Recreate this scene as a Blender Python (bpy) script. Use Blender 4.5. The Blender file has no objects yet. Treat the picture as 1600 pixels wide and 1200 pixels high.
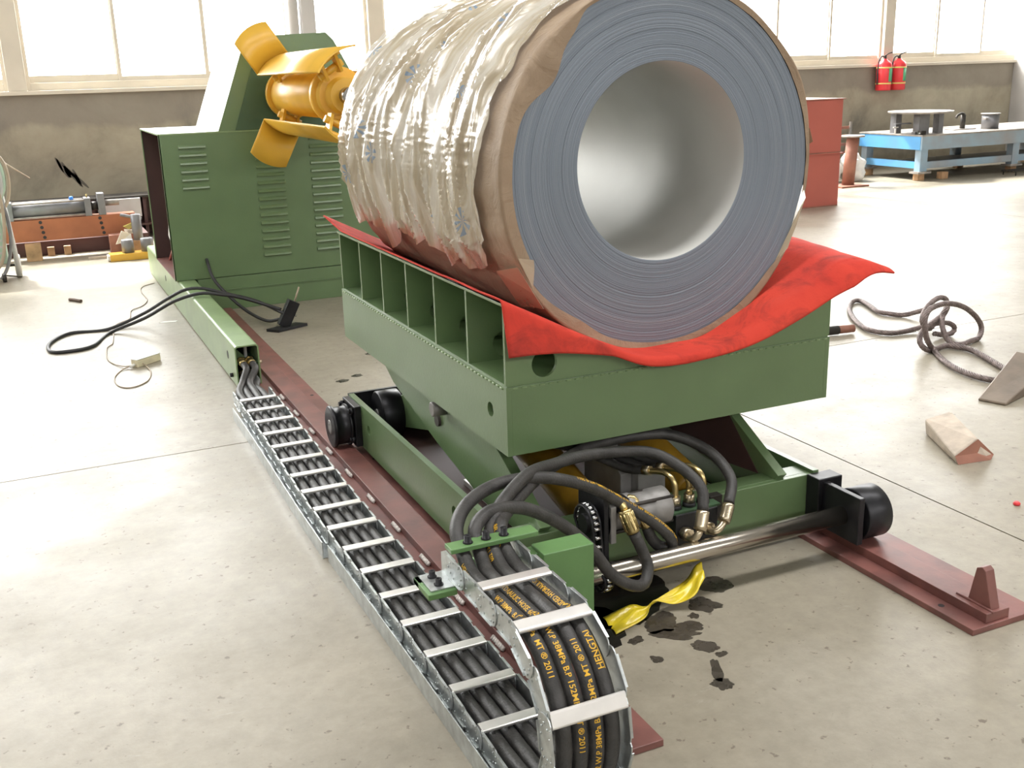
import bpy, bmesh, math, random
from mathutils import Vector, Matrix, noise
random.seed(7)
PI = math.pi
sin, cos, R = math.sin, math.cos, math.radians
S = bpy.context.scene
C = bpy.context.scene.collection

# ------------------------------------------------------------------ camera
cd = bpy.data.cameras.new('camera')
cam = bpy.data.objects.new('camera', cd); C.objects.link(cam); S.camera = cam
yaw, pit, rol, FPX = R(24.227), R(16.562), R(-1.7245), 1642.0
fwd = Vector((sin(yaw)*cos(pit), cos(yaw)*cos(pit), -sin(pit)))
rt = Vector((cos(yaw), -sin(yaw), 0)); up = rt.cross(fwd)
r2 = rt*cos(rol) + up*sin(rol); u2 = -rt*sin(rol) + up*cos(rol)
m = Matrix((r2, u2, -fwd)).transposed().to_4x4(); m.translation = (0, 0, 1.5)
cam.matrix_world = m
cd.sensor_width = 36; cd.lens = FPX/1600*36; cd.clip_start = .05; cd.clip_end = 200

# ------------------------------------------------------------------ sky, light, exposure
W = bpy.data.worlds.new('sky'); S.world = W; W.use_nodes = True
bg = W.node_tree.nodes['Background']; bg.inputs[0].default_value = (1, .985, .97, 1); bg.inputs[1].default_value = 15.0
RX0, RX1, RY0, RY1, RH = -6.0, 16.5, -6.5, 12.0, 6.2       # the hall
def portal(name, loc, rot, sx, sy):
    l = bpy.data.lights.new(name, 'AREA'); l.shape = 'RECTANGLE'; l.size = sx; l.size_y = sy
    l.cycles.is_portal = True
    o = bpy.data.objects.new(name, l); C.objects.link(o); o.location = loc; o.rotation_euler = rot
portal('window_daylight', ((RX0+RX1)/2, RY1+.30, 3.35), (R(-90), 0, 0), 22.0, 3.7)
portal('front_window_daylight', ((RX0+RX1)/2, RY0-.30, 4.35), (R(90), 0, 0), 22.0, 1.0)
portal('left_window_daylight', (RX0-.30, 9.9, 3.9), (0, R(-90), 0), 2.0, 4.0)
portal('added_skylight', (4.0, 2.3, RH+.5), (0, 0, 0), 15.0, 1.1)  # unseen roof opening, added to give the near floor top light
sl_ = bpy.data.lights.new('sun', 'SUN'); sl_.energy = 14.0; sl_.angle = R(4); sl_.color = (1, .96, .90)
so_ = bpy.data.objects.new('sun', sl_); C.objects.link(so_)
_d = Vector((.36*cos(R(54)), -.93*cos(R(54)), -sin(R(54))))        # hazy sun through the back windows
so_.rotation_euler = _d.to_track_quat('-Z', 'Y').to_euler(); so_.location = (-2, 16, 12)
S.view_settings.view_transform = 'Standard'; S.view_settings.look = 'None'
S.view_settings.gamma = 1; S.view_settings.use_curve_mapping = False
S.view_settings.exposure = 0.0

# ------------------------------------------------------------------ materials
MAT = {}
def nodes(name):
    m = bpy.data.materials.new(name); m.use_nodes = True
    nt = m.node_tree; b = nt.nodes['Principled BSDF']
    return m, nt, b
def mat(name, col, rough=.5, metal=0.0, var=.12, scale=8, bump=.0, bscale=60, coat=0, spec=.5, dirt=None):
    """painted / plain surface: noise-driven colour variation, roughness variation and fine bump"""
    m, nt, b = nodes(name); N, L = nt.nodes, nt.links
    tc = N.new('ShaderNodeTexCoord')
    no = N.new('ShaderNodeTexNoise'); no.inputs['Scale'].default_value = scale; no.inputs['Detail'].default_value = 6
    L.new(tc.outputs['Object'], no.inputs['Vector'])
    cr = N.new('ShaderNodeValToRGB'); cr.color_ramp.elements[0].position = .3; cr.color_ramp.elements[1].position = .7
    lo = [c*(1-var) for c in col]; hi = [min(1, c*(1+var)) for c in col]
    if dirt: lo = dirt
    cr.color_ramp.elements[0].color = (*lo, 1); cr.color_ramp.elements[1].color = (*hi, 1)
    L.new(no.outputs['Fac'], cr.inputs['Fac']); L.new(cr.outputs['Color'], b.inputs['Base Color'])
    mr = N.new('ShaderNodeMapRange'); rv = .02 if name.startswith('green') else .08; mr.inputs['To Min'].default_value = max(.03, rough-rv); mr.inputs['To Max'].default_value = min(1, rough+rv)
    L.new(no.outputs['Fac'], mr.inputs['Value']); L.new(mr.outputs['Result'], b.inputs['Roughness'])
    b.inputs['Metallic'].default_value = metal; b.inputs['Specular IOR Level'].default_value = spec
    b.inputs['Coat Weight'].default_value = coat
    if bump:
        n2 = N.new('ShaderNodeTexNoise'); n2.inputs['Scale'].default_value = bscale; n2.inputs['Detail'].default_value = 4
        L.new(tc.outputs['Object'], n2.inputs['Vector'])
        bp = N.new('ShaderNodeBump'); bp.inputs['Strength'].default_value = bump; bp.inputs['Distance'].default_value = .004
        L.new(n2.outputs['Fac'], bp.inputs['Height']); L.new(bp.outputs['Normal'], b.inputs['Normal'])
    MAT[name] = m; return m
mat('green', (.125, .195, .088), .32, var=.07, scale=5, bump=.12, bscale=90, spec=.6)
mat('green_worn', (.21, .30, .14), .36, var=.14, scale=7, bump=.12, bscale=60, spec=.6)
mat('green_bright', (.12, .24, .085), .38, var=.06, scale=6, bump=.1, bscale=90)
mat('dark_green', (.055, .11, .055), .45, var=.1, scale=6)
mat('maroon', (.21, .085, .072), .42, var=.22, scale=9, bump=.1, bscale=70, dirt=(.14, .06, .052))
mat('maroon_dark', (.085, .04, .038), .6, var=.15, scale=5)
mat('primer_red', (.42, .105, .075), .45, var=.08, scale=2)
mat('yellow', (.74, .43, .045), .34, var=.08, scale=5, bump=.08, spec=.6)
mat('yellow_greasy', (.34, .19, .02), .38, var=.3, scale=10)
mat('black_steel', (.022, .022, .025), .38, metal=.5, var=.35, scale=12, bump=.1)
mat('black_paint', (.018, .018, .02), .5, var=.3, scale=10)
mat('dark_iron', (.05, .045, .04), .55, metal=.6, var=.3, scale=9, bump=.2)
mat('chrome_worn', (.50, .46, .40), .24, metal=1, var=.15, scale=6)
mat('roller_steel', (.55, .55, .56), .22, metal=1, var=.1, scale=20)
mat('galv', (.52, .55, .55), .36, metal=.85, var=.22, scale=26, bump=.25, bscale=120)
mat('aluminium', (.82, .80, .77), .38, metal=.75, var=.05, scale=14, bump=.05)
mat('cast_grey', (.28, .27, .26), .5, metal=.4, var=.2, scale=14, bump=.2)
mat('brass', (.55, .43, .20), .3, metal=.95, var=.15, scale=20)
mat('zinc_yellow', (.58, .50, .36), .3, metal=.95, var=.12, scale=20)
mat('hose_print', (.72, .42, .03), .6, var=.1, scale=60)
mat('weld', (.78, .72, .68), .5, metal=.0, var=.2, scale=80, bump=.5, bscale=300)
mat('cable_black', (.03, .03, .032), .5, var=.2, scale=10)
mat('wire_tan', (.42, .34, .25), .5, var=.1, scale=10)
mat('cream', (.66, .60, .42), .5, var=.12, scale=20)
mat('window_frame', (.62, .56, .46), .5, var=.06, scale=3)
mat('concrete_col', (.50, .48, .46), .8, var=.08, scale=2)
mat('ceiling', (.32, .32, .31), .8, var=.05, scale=1)
mat('far_wall', (.34, .33, .31), .85, var=.08, scale=1)
mat('beam_orange', (.36, .125, .055), .6, var=.18, scale=5)
mat('wood', (.42, .26, .14), .75, var=.3, scale=12, bump=.3, bscale=40)
mat('wood_pale', (.50, .42, .34), .75, var=.22, scale=14, bump=.5, bscale=30)
mat('grey_metal', (.22, .22, .23), .45, metal=.5, var=.15, scale=8)
mat('steel_plate', (.33, .30, .27), .45, metal=.3, var=.25, scale=10)
mat('blue', (.10, .36, .72), .5, var=.1, scale=2, dirt=(.13, .28, .42))
mat('blue_grey', (.22, .33, .42), .55, var=.2, scale=2.5, dirt=(.27, .27, .27))
mat('brown_steel', (.21, .165, .125), .5, metal=.3, var=.3, scale=6, bump=.2)
mat('rust_brown', (.28, .12, .08), .6, var=.25, scale=8)
mat('rubbish_white', (.72, .70, .66), .6, var=.15, scale=8)
mat('sack_teal', (.16, .42, .34), .6, var=.15, scale=8)
mat('red_paint', (.75, .04, .05), .35, var=.06, scale=4)
mat('label_green', (.10, .42, .22), .5, var=.1, scale=10)
mat('label_yellow', (.75, .66, .20), .5, var=.05, scale=10)
mat('white_plastic', (.75, .75, .70), .5, var=.08, scale=10)
mat('blue_cap', (.05, .25, .85), .4, var=.1, scale=10)
mat('tape_yellow', (.75, .58, .03), .25, var=.12, scale=20, bump=.5, bscale=60, coat=.4)
mat('stain', (.055, .046, .036), .28, var=.2, scale=30)
mat('soot', (.13, .115, .095), .9, var=.2, scale=8)
mat('oil_pool', (.02, .018, .015), .12, var=.2, scale=20)
mat('brown_debris', (.12, .08, .055), .7, var=.2, scale=30)
mat('hose_rubber', (.040, .038, .036), .5, var=.35, scale=26, bump=.35, bscale=160)
mat('rope_steel', (.20, .16, .15), .45, metal=.6, var=.35, scale=40)
mat('cart_green', (.42, .55, .44), .5, var=.08, scale=6)
mat('pvc_grey', (.52, .52, .50), .5, var=.08, scale=6)

# glass: clear pane, weak reflection
m, nt, b = nodes('glass'); N, L = nt.nodes, nt.links
tr = N.new('ShaderNodeBsdfTransparent'); tr.inputs[0].default_value = (.97, .98, .98, 1)
gl = N.new('ShaderNodeBsdfGlossy'); gl.inputs['Roughness'].default_value = .03
mx = N.new('ShaderNodeMixShader'); mx.inputs[0].default_value = .05
L.new(tr.outputs[0], mx.inputs[1]); L.new(gl.outputs[0], mx.inputs[2]); L.new(mx.outputs[0], nt.nodes['Material Output'].inputs[0])
MAT['glass'] = m

def ramp(nt, stops):
    cr = nt.nodes.new('ShaderNodeValToRGB'); e = cr.color_ramp.elements
    while len(e) < len(stops): e.new(.5)
    for i, (p, c) in enumerate(stops): e[i].position = p; e[i].color = (*c, 1)
    return cr
def noise_tex(nt, vec, scale, detail=5, rough=.5, dist=0):
    n = nt.nodes.new('ShaderNodeTexNoise'); n.inputs['Scale'].default_value = scale; n.inputs['Detail'].default_value = detail
    n.inputs['Roughness'].default_value = rough; n.inputs['Distortion'].default_value = dist
    nt.links.new(vec, n.inputs['Vector']); return n
def mixc(nt, fac, a, b_, blend='MIX'):
    x = nt.nodes.new('ShaderNodeMix'); x.data_type = 'RGBA'; x.blend_type = blend
    for s, v in ((0, fac), (6, a), (7, b_)):
        if isinstance(v, (int, float)): x.inputs[s].default_value = v
        elif isinstance(v, tuple): x.inputs[s].default_value = (*v, 1)
        else: nt.links.new(v, x.inputs[s])
    return x.outputs[2]

# concrete floor
m, nt, b = nodes('concrete'); N, L = nt.nodes, nt.links
tc = N.new('ShaderNodeTexCoord'); ov = tc.outputs['Object']
big = ramp(nt, [(.25, (.275, .242, .185)), (.55, (.34, .305, .238)), (.8, (.40, .36, .29))]); L.new(noise_tex(nt, ov, .9, 6, .6).outputs['Fac'], big.inputs[0])
fine = ramp(nt, [(.3, (.80, .80, .80)), (.65, (1, 1, 1))]); L.new(noise_tex(nt, ov, 18, 8, .7).outputs['Fac'], fine.inputs[0])
c1 = mixc(nt, 1.0, big.outputs[0], fine.outputs[0], 'MULTIPLY')
spk = ramp(nt, [(.0, (0, 0, 0)), (.30, (0, 0, 0)), (.36, (1, 1, 1))]); L.new(noise_tex(nt, ov, 33, 3, .6).outputs['Fac'], spk.inputs[0])
c2 = mixc(nt, spk.outputs[0], (.16, .13, .10), c1)
# pale scuffs in long streaks
mp = N.new('ShaderNodeMapping'); mp.inputs['Scale'].default_value = (1.2, 5.0, 1); mp.inputs['Rotation'].default_value = (0, 0, .5); L.new(ov, mp.inputs[0])
scf = ramp(nt, [(.62, (0, 0, 0)), (.72, (1, 1, 1))]); L.new(noise_tex(nt, mp.outputs[0], 2.6, 9, .75, .6).outputs['Fac'], scf.inputs[0])
mul = N.new('ShaderNodeMath'); mul.operation = 'MULTIPLY'; mul.inputs[1].default_value = .35; L.new(scf.outputs[0], mul.inputs[0])
c3 = mixc(nt, mul.outputs[0], c2, (.55, .52, .46))
L.new(c3, b.inputs['Base Color'])
rr = ramp(nt, [(.3, (.34,)*3), (.7, (.50,)*3)]); L.new(noise_tex(nt, ov, 2.2, 6, .6).outputs['Fac'], rr.inputs[0]); L.new(rr.outputs[0], b.inputs['Roughness'])
bp = N.new('ShaderNodeBump'); bp.inputs['Strength'].default_value = .22; bp.inputs['Distance'].default_value = .003
L.new(noise_tex(nt, ov, 55, 6, .7).outputs['Fac'], bp.inputs['Height']); L.new(bp.outputs[0], b.inputs['Normal'])
b.inputs['Specular IOR Level'].default_value = .5
MAT['concrete'] = m

# dirty plaster wall
m, nt, b = nodes('plaster'); N, L = nt.nodes, nt.links
tc = N.new('ShaderNodeTexCoord'); ov = tc.outputs['Object']
cr = ramp(nt, [(.28, (.16, .145, .12)), (.48, (.34, .30, .225)), (.75, (.48, .435, .33))]); L.new(noise_tex(nt, ov, 1.1, 8, .62, .4).outputs['Fac'], cr.inputs[0])
sx = N.new('ShaderNodeSeparateXYZ'); L.new(ov, sx.inputs[0])
# darker band under the sill: height plus noise
nn = noise_tex(nt, ov, 2.0, 5, .6)
ad = N.new('ShaderNodeMath'); ad.operation = 'MULTIPLY_ADD'; ad.inputs[1].default_value = .35; L.new(nn.outputs['Fac'], ad.inputs[0]); L.new(sx.outputs['Z'], ad.inputs[2])
bd = ramp(nt, [(0, (0, 0, 0)), (.66, (0, 0, 0)), (.70, (1, 1, 1))])
mr = N.new('ShaderNodeMapRange'); mr.inputs['From Min'].default_value = 0; mr.inputs['From Max'].default_value = 1.85; L.new(ad.outputs[0], mr.inputs[0]); L.new(mr.outputs[0], bd.inputs[0])
f2 = N.new('ShaderNodeMath'); f2.operation = 'MULTIPLY'; f2.inputs[1].default_value = .55; L.new(bd.outputs[0], f2.inputs[0])
c = mixc(nt, f2.outputs[0], cr.outputs[0], (.19, .165, .15)); L.new(c, b.inputs['Base Color'])
b.inputs['Roughness'].default_value = .85
bp = N.new('ShaderNodeBump'); bp.inputs['Strength'].default_value = .3; bp.inputs['Distance'].default_value = .01
L.new(noise_tex(nt, ov, 14, 6, .6).outputs['Fac'], bp.inputs['Height']); L.new(bp.outputs[0], b.inputs['Normal'])
MAT['plaster'] = m

# steel strip edges of the coil: fine concentric lines
m, nt, b = nodes('strip_edges'); N, L = nt.nodes, nt.links
tc = N.new('ShaderNodeTexCoord'); sx = N.new('ShaderNodeSeparateXYZ'); L.new(tc.outputs['Object'], sx.inputs[0])
cx = N.new('ShaderNodeCombineXYZ'); L.new(sx.outputs['X'], cx.inputs[0]); L.new(sx.outputs['Z'], cx.inputs[1])
l0 = N.new('ShaderNodeVectorMath'); l0.operation = 'LENGTH'; L.new(cx.outputs[0], l0.inputs[0])
ma = N.new('ShaderNodeMath'); ma.operation = 'MULTIPLY_ADD'; ma.inputs[1].default_value = .027/.237; ma.inputs[2].default_value = -.287*.027/.237; L.new(l0.outputs['Value'], ma.inputs[0])
az = N.new('ShaderNodeMath'); az.operation = 'ADD'; L.new(sx.outputs['Z'], az.inputs[0]); L.new(ma.outputs[0], az.inputs[1])
c2_ = N.new('ShaderNodeCombineXYZ'); L.new(sx.outputs['X'], c2_.inputs[0]); L.new(az.outputs[0], c2_.inputs[1])
ln = N.new('ShaderNodeVectorMath'); ln.operation = 'LENGTH'; L.new(c2_.outputs[0], ln.inputs[0])
def rings(scale):
    n = N.new('ShaderNodeTexNoise'); n.noise_dimensions = '1D'; n.inputs['Scale'].default_value = scale; n.inputs['Detail'].default_value = 3; n.inputs['Roughness'].default_value = .7
    L.new(ln.outputs['Value'], n.inputs['W']); return n
r1 = rings(620); r3 = rings(60)
cr = ramp(nt, [(.25, (.13, .155, .19)), (.45, (.20, .235, .28)), (.62, (.235, .27, .315)), (.74, (.44, .47, .50))]); L.new(r1.outputs['Fac'], cr.inputs[0])
cr2 = ramp(nt, [(.3, (.86, .87, .90)), (.6, (1, 1, 1))]); L.new(r3.outputs['Fac'], cr2.inputs[0])
L.new(mixc(nt, 1.0, cr.outputs[0], cr2.outputs[0], 'MULTIPLY'), b.inputs['Base Color'])
b.inputs['Metallic'].default_value = .25; b.inputs['Roughness'].default_value = .5
bp = N.new('ShaderNodeBump'); bp.inputs['Strength'].default_value = .5; bp.inputs['Distance'].default_value = .002
L.new(r1.outputs['Fac'], bp.inputs['Height']); L.new(bp.outputs[0], b.inputs['Normal'])
MAT['strip_edges'] = m
mat('bore_steel', (.50, .50, .475), .60, metal=.6, var=.06, scale=4, bump=.03, bscale=8)

# kraft paper
m, nt, b = nodes('kraft'); N, L = nt.nodes, nt.links
tc = N.new('ShaderNodeTexCoord'); ov = tc.outputs['Object']
cr = ramp(nt, [(.3, (.25, .175, .11)), (.7, (.36, .265, .175))]); L.new(noise_tex(nt, ov, 6, 8, .65).outputs['Fac'], cr.inputs[0]); L.new(cr.outputs[0], b.inputs['Base Color'])
b.inputs['Roughness'].default_value = .6
bp = N.new('ShaderNodeBump'); bp.inputs['Strength'].default_value = .8; bp.inputs['Distance'].default_value = .012
L.new(noise_tex(nt, ov, 9, 7, .6, 1.2).outputs['Fac'], bp.inputs['Height']); L.new(bp.outputs[0], b.inputs['Normal'])
MAT['kraft'] = m

# clear printed film over the paper
m, nt, b = nodes('film'); N, L = nt.nodes, nt.links
tc = N.new('ShaderNodeTexCoord'); uv = tc.outputs['UV']
vo = N.new('ShaderNodeTexVoronoi'); vo.inputs['Scale'].default_value = 1.0; vo.inputs['Randomness'].default_value = .55
L.new(uv, vo.inputs['Vector'])
sub = N.new('ShaderNodeVectorMath'); sub.operation = 'SUBTRACT'; L.new(uv, sub.inputs[0]); L.new(vo.outputs['Position'], sub.inputs[1])
ss = N.new('ShaderNodeSeparateXYZ'); L.new(sub.outputs[0], ss.inputs[0])
at = N.new('ShaderNodeMath'); at.operation = 'ARCTAN2'; L.new(ss.outputs['X'], at.inputs[0]); L.new(ss.outputs['Y'], at.inputs[1])
m8 = N.new('ShaderNodeMath'); m8.operation = 'MULTIPLY'; m8.inputs[1].default_value = 8; L.new(at.outputs[0], m8.inputs[0])
sn = N.new('ShaderNodeMath'); sn.operation = 'SINE'; L.new(m8.outputs[0], sn.inputs[0])
# star of eight rays inside a ring
lt = N.new('ShaderNodeMath'); lt.operation = 'LESS_THAN'; lt.inputs[1].default_value = .20; L.new(vo.outputs['Distance'], lt.inputs[0])
g0 = N.new('ShaderNodeMath'); g0.operation = 'GREATER_THAN'; g0.inputs[1].default_value = -.1; L.new(sn.outputs[0], g0.inputs[0])
st = N.new('ShaderNodeMath'); st.operation = 'MULTIPLY'; L.new(lt.outputs[0], st.inputs[0]); L.new(g0.outputs[0], st.inputs[1])
ctr = N.new('ShaderNodeMath'); ctr.operation = 'MULTIPLY'; ctr.inputs[1].default_value = .8; L.new(st.outputs[0], ctr.inputs[0])
mpb = N.new('ShaderNodeMapping'); mpb.inputs['Scale'].default_value = (.35, 3.2, 1); L.new(uv, mpb.inputs[0])
bnd = ramp(nt, [(.34, (.42, .33, .20)), (.48, (.57, .49, .34)), (.62, (.78, .73, .62))]); L.new(noise_tex(nt, mpb.outputs[0], .8, 6, .6, .4).outputs['Fac'], bnd.inputs[0])
c = mixc(nt, ctr.outputs[0], bnd.outputs[0], (.14, .28, .46)); L.new(c, b.inputs['Base Color'])
b.inputs['Roughness'].default_value = .15; b.inputs['Specular IOR Level'].default_value = 1.0; b.inputs['IOR'].default_value = 1.75
b.inputs['Coat Weight'].default_value = 1.0; b.inputs['Coat Roughness'].default_value = .08
al = N.new('ShaderNodeMath'); al.operation = 'MULTIPLY_ADD'; al.inputs[1].default_value = .35; al.inputs[2].default_value = .58
L.new(noise_tex(nt, tc.outputs['Object'], 5, 5, .6).outputs['Fac'], al.inputs[0]); L.new(al.outputs[0], b.inputs['Alpha'])
bp = N.new('ShaderNodeBump'); bp.inputs['Strength'].default_value = .5; bp.inputs['Distance'].default_value = .01
mp = N.new('ShaderNodeMapping'); mp.inputs['Scale'].default_value = (.7, 5.0, 1); L.new(uv, mp.inputs[0])
L.new(noise_tex(nt, mp.outputs[0], 1.0, 8, .62, .9).outputs['Fac'], bp.inputs['Height']); L.new(bp.outputs[0], b.inputs['Normal'])
MAT['film'] = m

# red felt mat with oily smudges
m, nt, b = nodes('felt'); N, L = nt.nodes, nt.links
tc = N.new('ShaderNodeTexCoord'); ov = tc.outputs['Object']
cr = ramp(nt, [(.30, (.30, .032, .022)), (.42, (.50, .043, .028)), (.7, (.60, .060, .036))]); L.new(noise_tex(nt, ov, 3.6, 7, .65, .5).outputs['Fac'], cr.inputs[0])
sm = ramp(nt, [(.52, (0, 0, 0)), (.68, (1, 1, 1))]); L.new(noise_tex(nt, ov, 5.2, 6, .7, .9).outputs['Fac'], sm.inputs[0])
mu = N.new('ShaderNodeMath'); mu.operation = 'MULTIPLY'; mu.inputs[1].default_value = .62; L.new(sm.outputs[0], mu.inputs[0])
L.new(mixc(nt, mu.outputs[0], cr.outputs[0], (.16, .025, .02)), b.inputs['Base Color'])
b.inputs['Roughness'].default_value = .9; b.inputs['Specular IOR Level'].default_value = .2
bp = N.new('ShaderNodeBump'); bp.inputs['Strength'].default_value = .4; bp.inputs['Distance'].default_value = .002
L.new(noise_tex(nt, ov, 150, 3, .6).outputs['Fac'], bp.inputs['Height']); L.new(bp.outputs[0], b.inputs['Normal'])
MAT['felt'] = m

# ------------------------------------------------------------------ geometry helpers
class MB:
    """collects shapes in world coordinates, builds ONE mesh object"""
    def __init__(s): s.v = []; s.f = []; s.sm = []
    def add(s, vs, fs, smooth=False):
        k = len(s.v); s.v += [Vector(p) for p in vs]
        for f in fs: s.f.append([i+k for i in f]); s.sm.append(smooth)
        return s
    def box(s, x0, x1, y0, y1, z0, z1):
        vs = [(x, y, z) for z in (z0, z1) for y in (y0, y1) for x in (x0, x1)]
        return s.add(vs, [(0, 2, 3, 1), (4, 5, 7, 6), (0, 1, 5, 4), (2, 6, 7, 3), (0, 4, 6, 2), (1, 3, 7, 5)])
    def prism(s, poly, ax, a0, a1, smooth=False):
        """poly: 2-D outline in the two axes other than ax"""
        n = len(poly)
        def p(u, w, a): return {'X': (a, u, w), 'Y': (u, a, w), 'Z': (u, w, a)}[ax]
        vs = [p(u, w, a0) for u, w in poly]+[p(u, w, a1) for u, w in poly]
        k = len(s.v); s.v += [Vector(q) for q in vs]
        s.f.append([k+i for i in range(n)][::-1]); s.f.append([k+n+i for i in range(n)]); s.sm += [False, False]
        for i in range(n):
            j = (i+1) % n; s.f.append([k+i, k+j, k+n+j, k+n+i]); s.sm.append(smooth)
        return s
    def tube(s, pts, r, n=12, caps=True, closed=False):
        pts = [Vector(p) for p in pts]; N = len(pts)
        T = []
        for i in range(N):
            a = pts[i-1] if (i > 0 or closed) else pts[i]; b = pts[(i+1) % N] if (i < N-1 or closed) else pts[i]
            T.append((b-a).normalized())
        u = T[0].orthogonal().normalized(); rings = []
        rad = r if isinstance(r, (list, tuple)) else [r]*N
        k = len(s.v)
        for i in range(N):
            u = (u-T[i]*u.dot(T[i])).normalized(); w = T[i].cross(u)
            for j in range(n): s.v.append(pts[i]+(u*cos(2*PI*j/n)+w*sin(2*PI*j/n))*rad[i])
        M = N if closed else N-1
        for i in range(M):
            for j in range(n):
                a = k+i*n; b = k+((i+1) % N)*n
                s.f.append([a+j, a+(j+1) % n, b+(j+1) % n, b+j]); s.sm.append(True)
        if caps and not closed:
            s.f.append([k+j for j in range(n)][::-1]); s.f.append([k+(N-1)*n+j for j in range(n)]); s.sm += [False, False]
        return s
    def cyl(s, p0, p1, r, n=20, r1=None): return s.tube([p0, p1], [r, r if r1 is None else r1], n)
    def lathe(s, prof, c, ax='X', n=40):
        """prof: (offset along axis, radius) list, closed shape when it starts and ends at radius 0 or repeats"""
        c = Vector(c); k = len(s.v); N = len(prof)
        for a, r in prof:
            for j in range(n):
                q = (r*cos(2*PI*j/n), r*sin(2*PI*j/n))
                s.v.append(c+Vector({'X': (a, q[0], q[1]), 'Y': (q[0], a, q[1]), 'Z': (q[0], q[1], a)}[ax]))
        for i in range(N-1):
            for j in range(n):
                s.f.append([k+i*n+j, k+i*n+(j+1) % n, k+(i+1)*n+(j+1) % n, k+(i+1)*n+j])
                s.sm.append(abs(prof[i][1]-prof[i+1][1]) < abs(prof[i][0]-prof[i+1][0])*3)
        for i in (0, N-1):
            if prof[i][1] > 0 and prof[0] != prof[-1]:
                f = [k+i*n+j for j in range(n)]; s.f.append(f if i else f[::-1]); s.sm.append(False)
        return s
    def hexn(s, p0, p1, r):
        return s.tube([p0, p1], r, 6)
    def grid(s, fn, nu, nv, smooth=True, closed=False):
        k = len(s.v)
        for i in range(nu+1):
            for j in range(nv+1): s.v.append(Vector(fn(i/nu, j/nv)))
        for i in range(nu):
            for j in range(nv):
                a = k+i*(nv+1)+j; s.f.append([a, a+nv+1, a+nv+2, a+1]); s.sm.append(smooth)
        return s
    def build(s, name, mt, parent=None, at=(0, 0, 0), bevel=0, fix=True, solid=0, seg=2):
        off = Vector(at)
        root = parent
        while root is not None and root.parent is not None: root = root.parent
        ro = Vector(root.location) if root is not None else Vector((0, 0, 0))
        me = bpy.data.meshes.new(name)
        me.from_pydata([v-off for v in s.v], [], s.f)
        me.polygons.foreach_set('use_smooth', s.sm)
        if fix:
            bm = bmesh.new(); bm.from_mesh(me); bmesh.ops.recalc_face_normals(bm, faces=bm.faces); bm.to_mesh(me); bm.free()
        me.materials.append(MAT[mt]); me.update()
        o = bpy.data.objects.new(name, me); C.objects.link(o)
        loc = off-(ro if parent is not None else Vector((0, 0, 0)))
        if parent is not None and parent is not root: loc = loc-(Vector(parent.location))
        o.location = loc
        if parent is not None: o.parent = parent
        if solid:
            md = o.modifiers.new('thickness', 'SOLIDIFY'); md.thickness = solid; md.offset = 0
        if bevel:
            md = o.modifiers.new('edge', 'BEVEL'); md.width = bevel; md.segments = seg; md.limit_method = 'ANGLE'; md.angle_limit = R(40)
        return o
def again(o, at, rot=None):
    c = o.copy(); C.objects.link(c); ro = o.parent
    base = Vector((0, 0, 0)); p = ro
    while p is not None: base += Vector(p.location); p = p.parent
    c.location = Vector(at)-base
    if rot: c.rotation_euler = rot
    return c
def tag(o, label=None, cat=None, group=None, kind=None):
    if label: o['label'] = label
    if cat: o['category'] = cat
    if group: o['group'] = group
    if kind: o['kind'] = kind
    return o
def thing(name, label, cat, loc, group=None):
    o = bpy.data.objects.new(name, None); C.objects.link(o); o.location = loc; o.empty_display_size = .1
    return tag(o, label, cat, group)
def copy_tree(root, loc, label, rotz=0, group=None):
    r = root.copy(); C.objects.link(r); r.location = loc; r.rotation_euler = (0, 0, rotz); r['label'] = label
    if group: r['group'] = group
    def rec(src, dst):
        for ch in list(src.children):
            c = ch.copy(); C.objects.link(c); c.parent = dst; rec(ch, c)
    rec(root, r); return r
def spline(pts, step=.012):
    """Catmull-Rom through pts, resampled roughly every step"""
    P = [Vector(p) for p in pts]; P = [P[0]*2-P[1]]+P+[P[-1]*2-P[-2]]; out = []
    for i in range(1, len(P)-2):
        a, b, c, d = P[i-1:i+3]; n = max(2, int((c-b).length/step))
        for k in range(n):
            t = k/n; out.append(.5*((2*b)+(c-a)*t+(2*a-5*b+4*c-d)*t*t+(3*b-a-3*c+d)*t**3))
    out.append(P[-2]); return out
def structure(o): o['kind'] = 'structure'; return o

# ------------------------------------------------------------------ the hall
fl = structure(MB().box(RX0-.3, RX1+.3, RY0-.3, RY1+.3, -.30, -.02).build('floor', 'dark_iron'))
xs = [RX0, -3.24, 2.76, 8.76, 14.76, RX1]; ys = [RY0, -1.62, 4.38, 10.38, RY1]
J = .0035
for i in range(len(xs)-1):
    for j in range(len(ys)-1):
        MB().box(xs[i]+J, xs[i+1]-J, ys[j]+J, ys[j+1]-J, -.02, 0).build('slab', 'concrete', fl)
SILL = 1.45; HEAD = 5.2
def pier_xs(): return [.07+3.78*k for k in range(-1, 5)]
wb = MB(); wb.box(RX0, RX1, RY1, RY1+.24, 0, SILL-.04); wb.box(RX0, RX1, RY1, RY1+.24, HEAD, RH)
wb.box(RX0, -3.9, RY1, RY1+.24, SILL-.04, HEAD); wb.box(15.2, RX1, RY1, RY1+.24, SILL-.04, HEAD)
structure(wb.build('wall_back', 'plaster'))
structure(MB().box(-3.9, 15.2, RY1-.05, RY1+.24, SILL-.04, SILL).build('trim_1', 'window_frame', bevel=.004))
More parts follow.
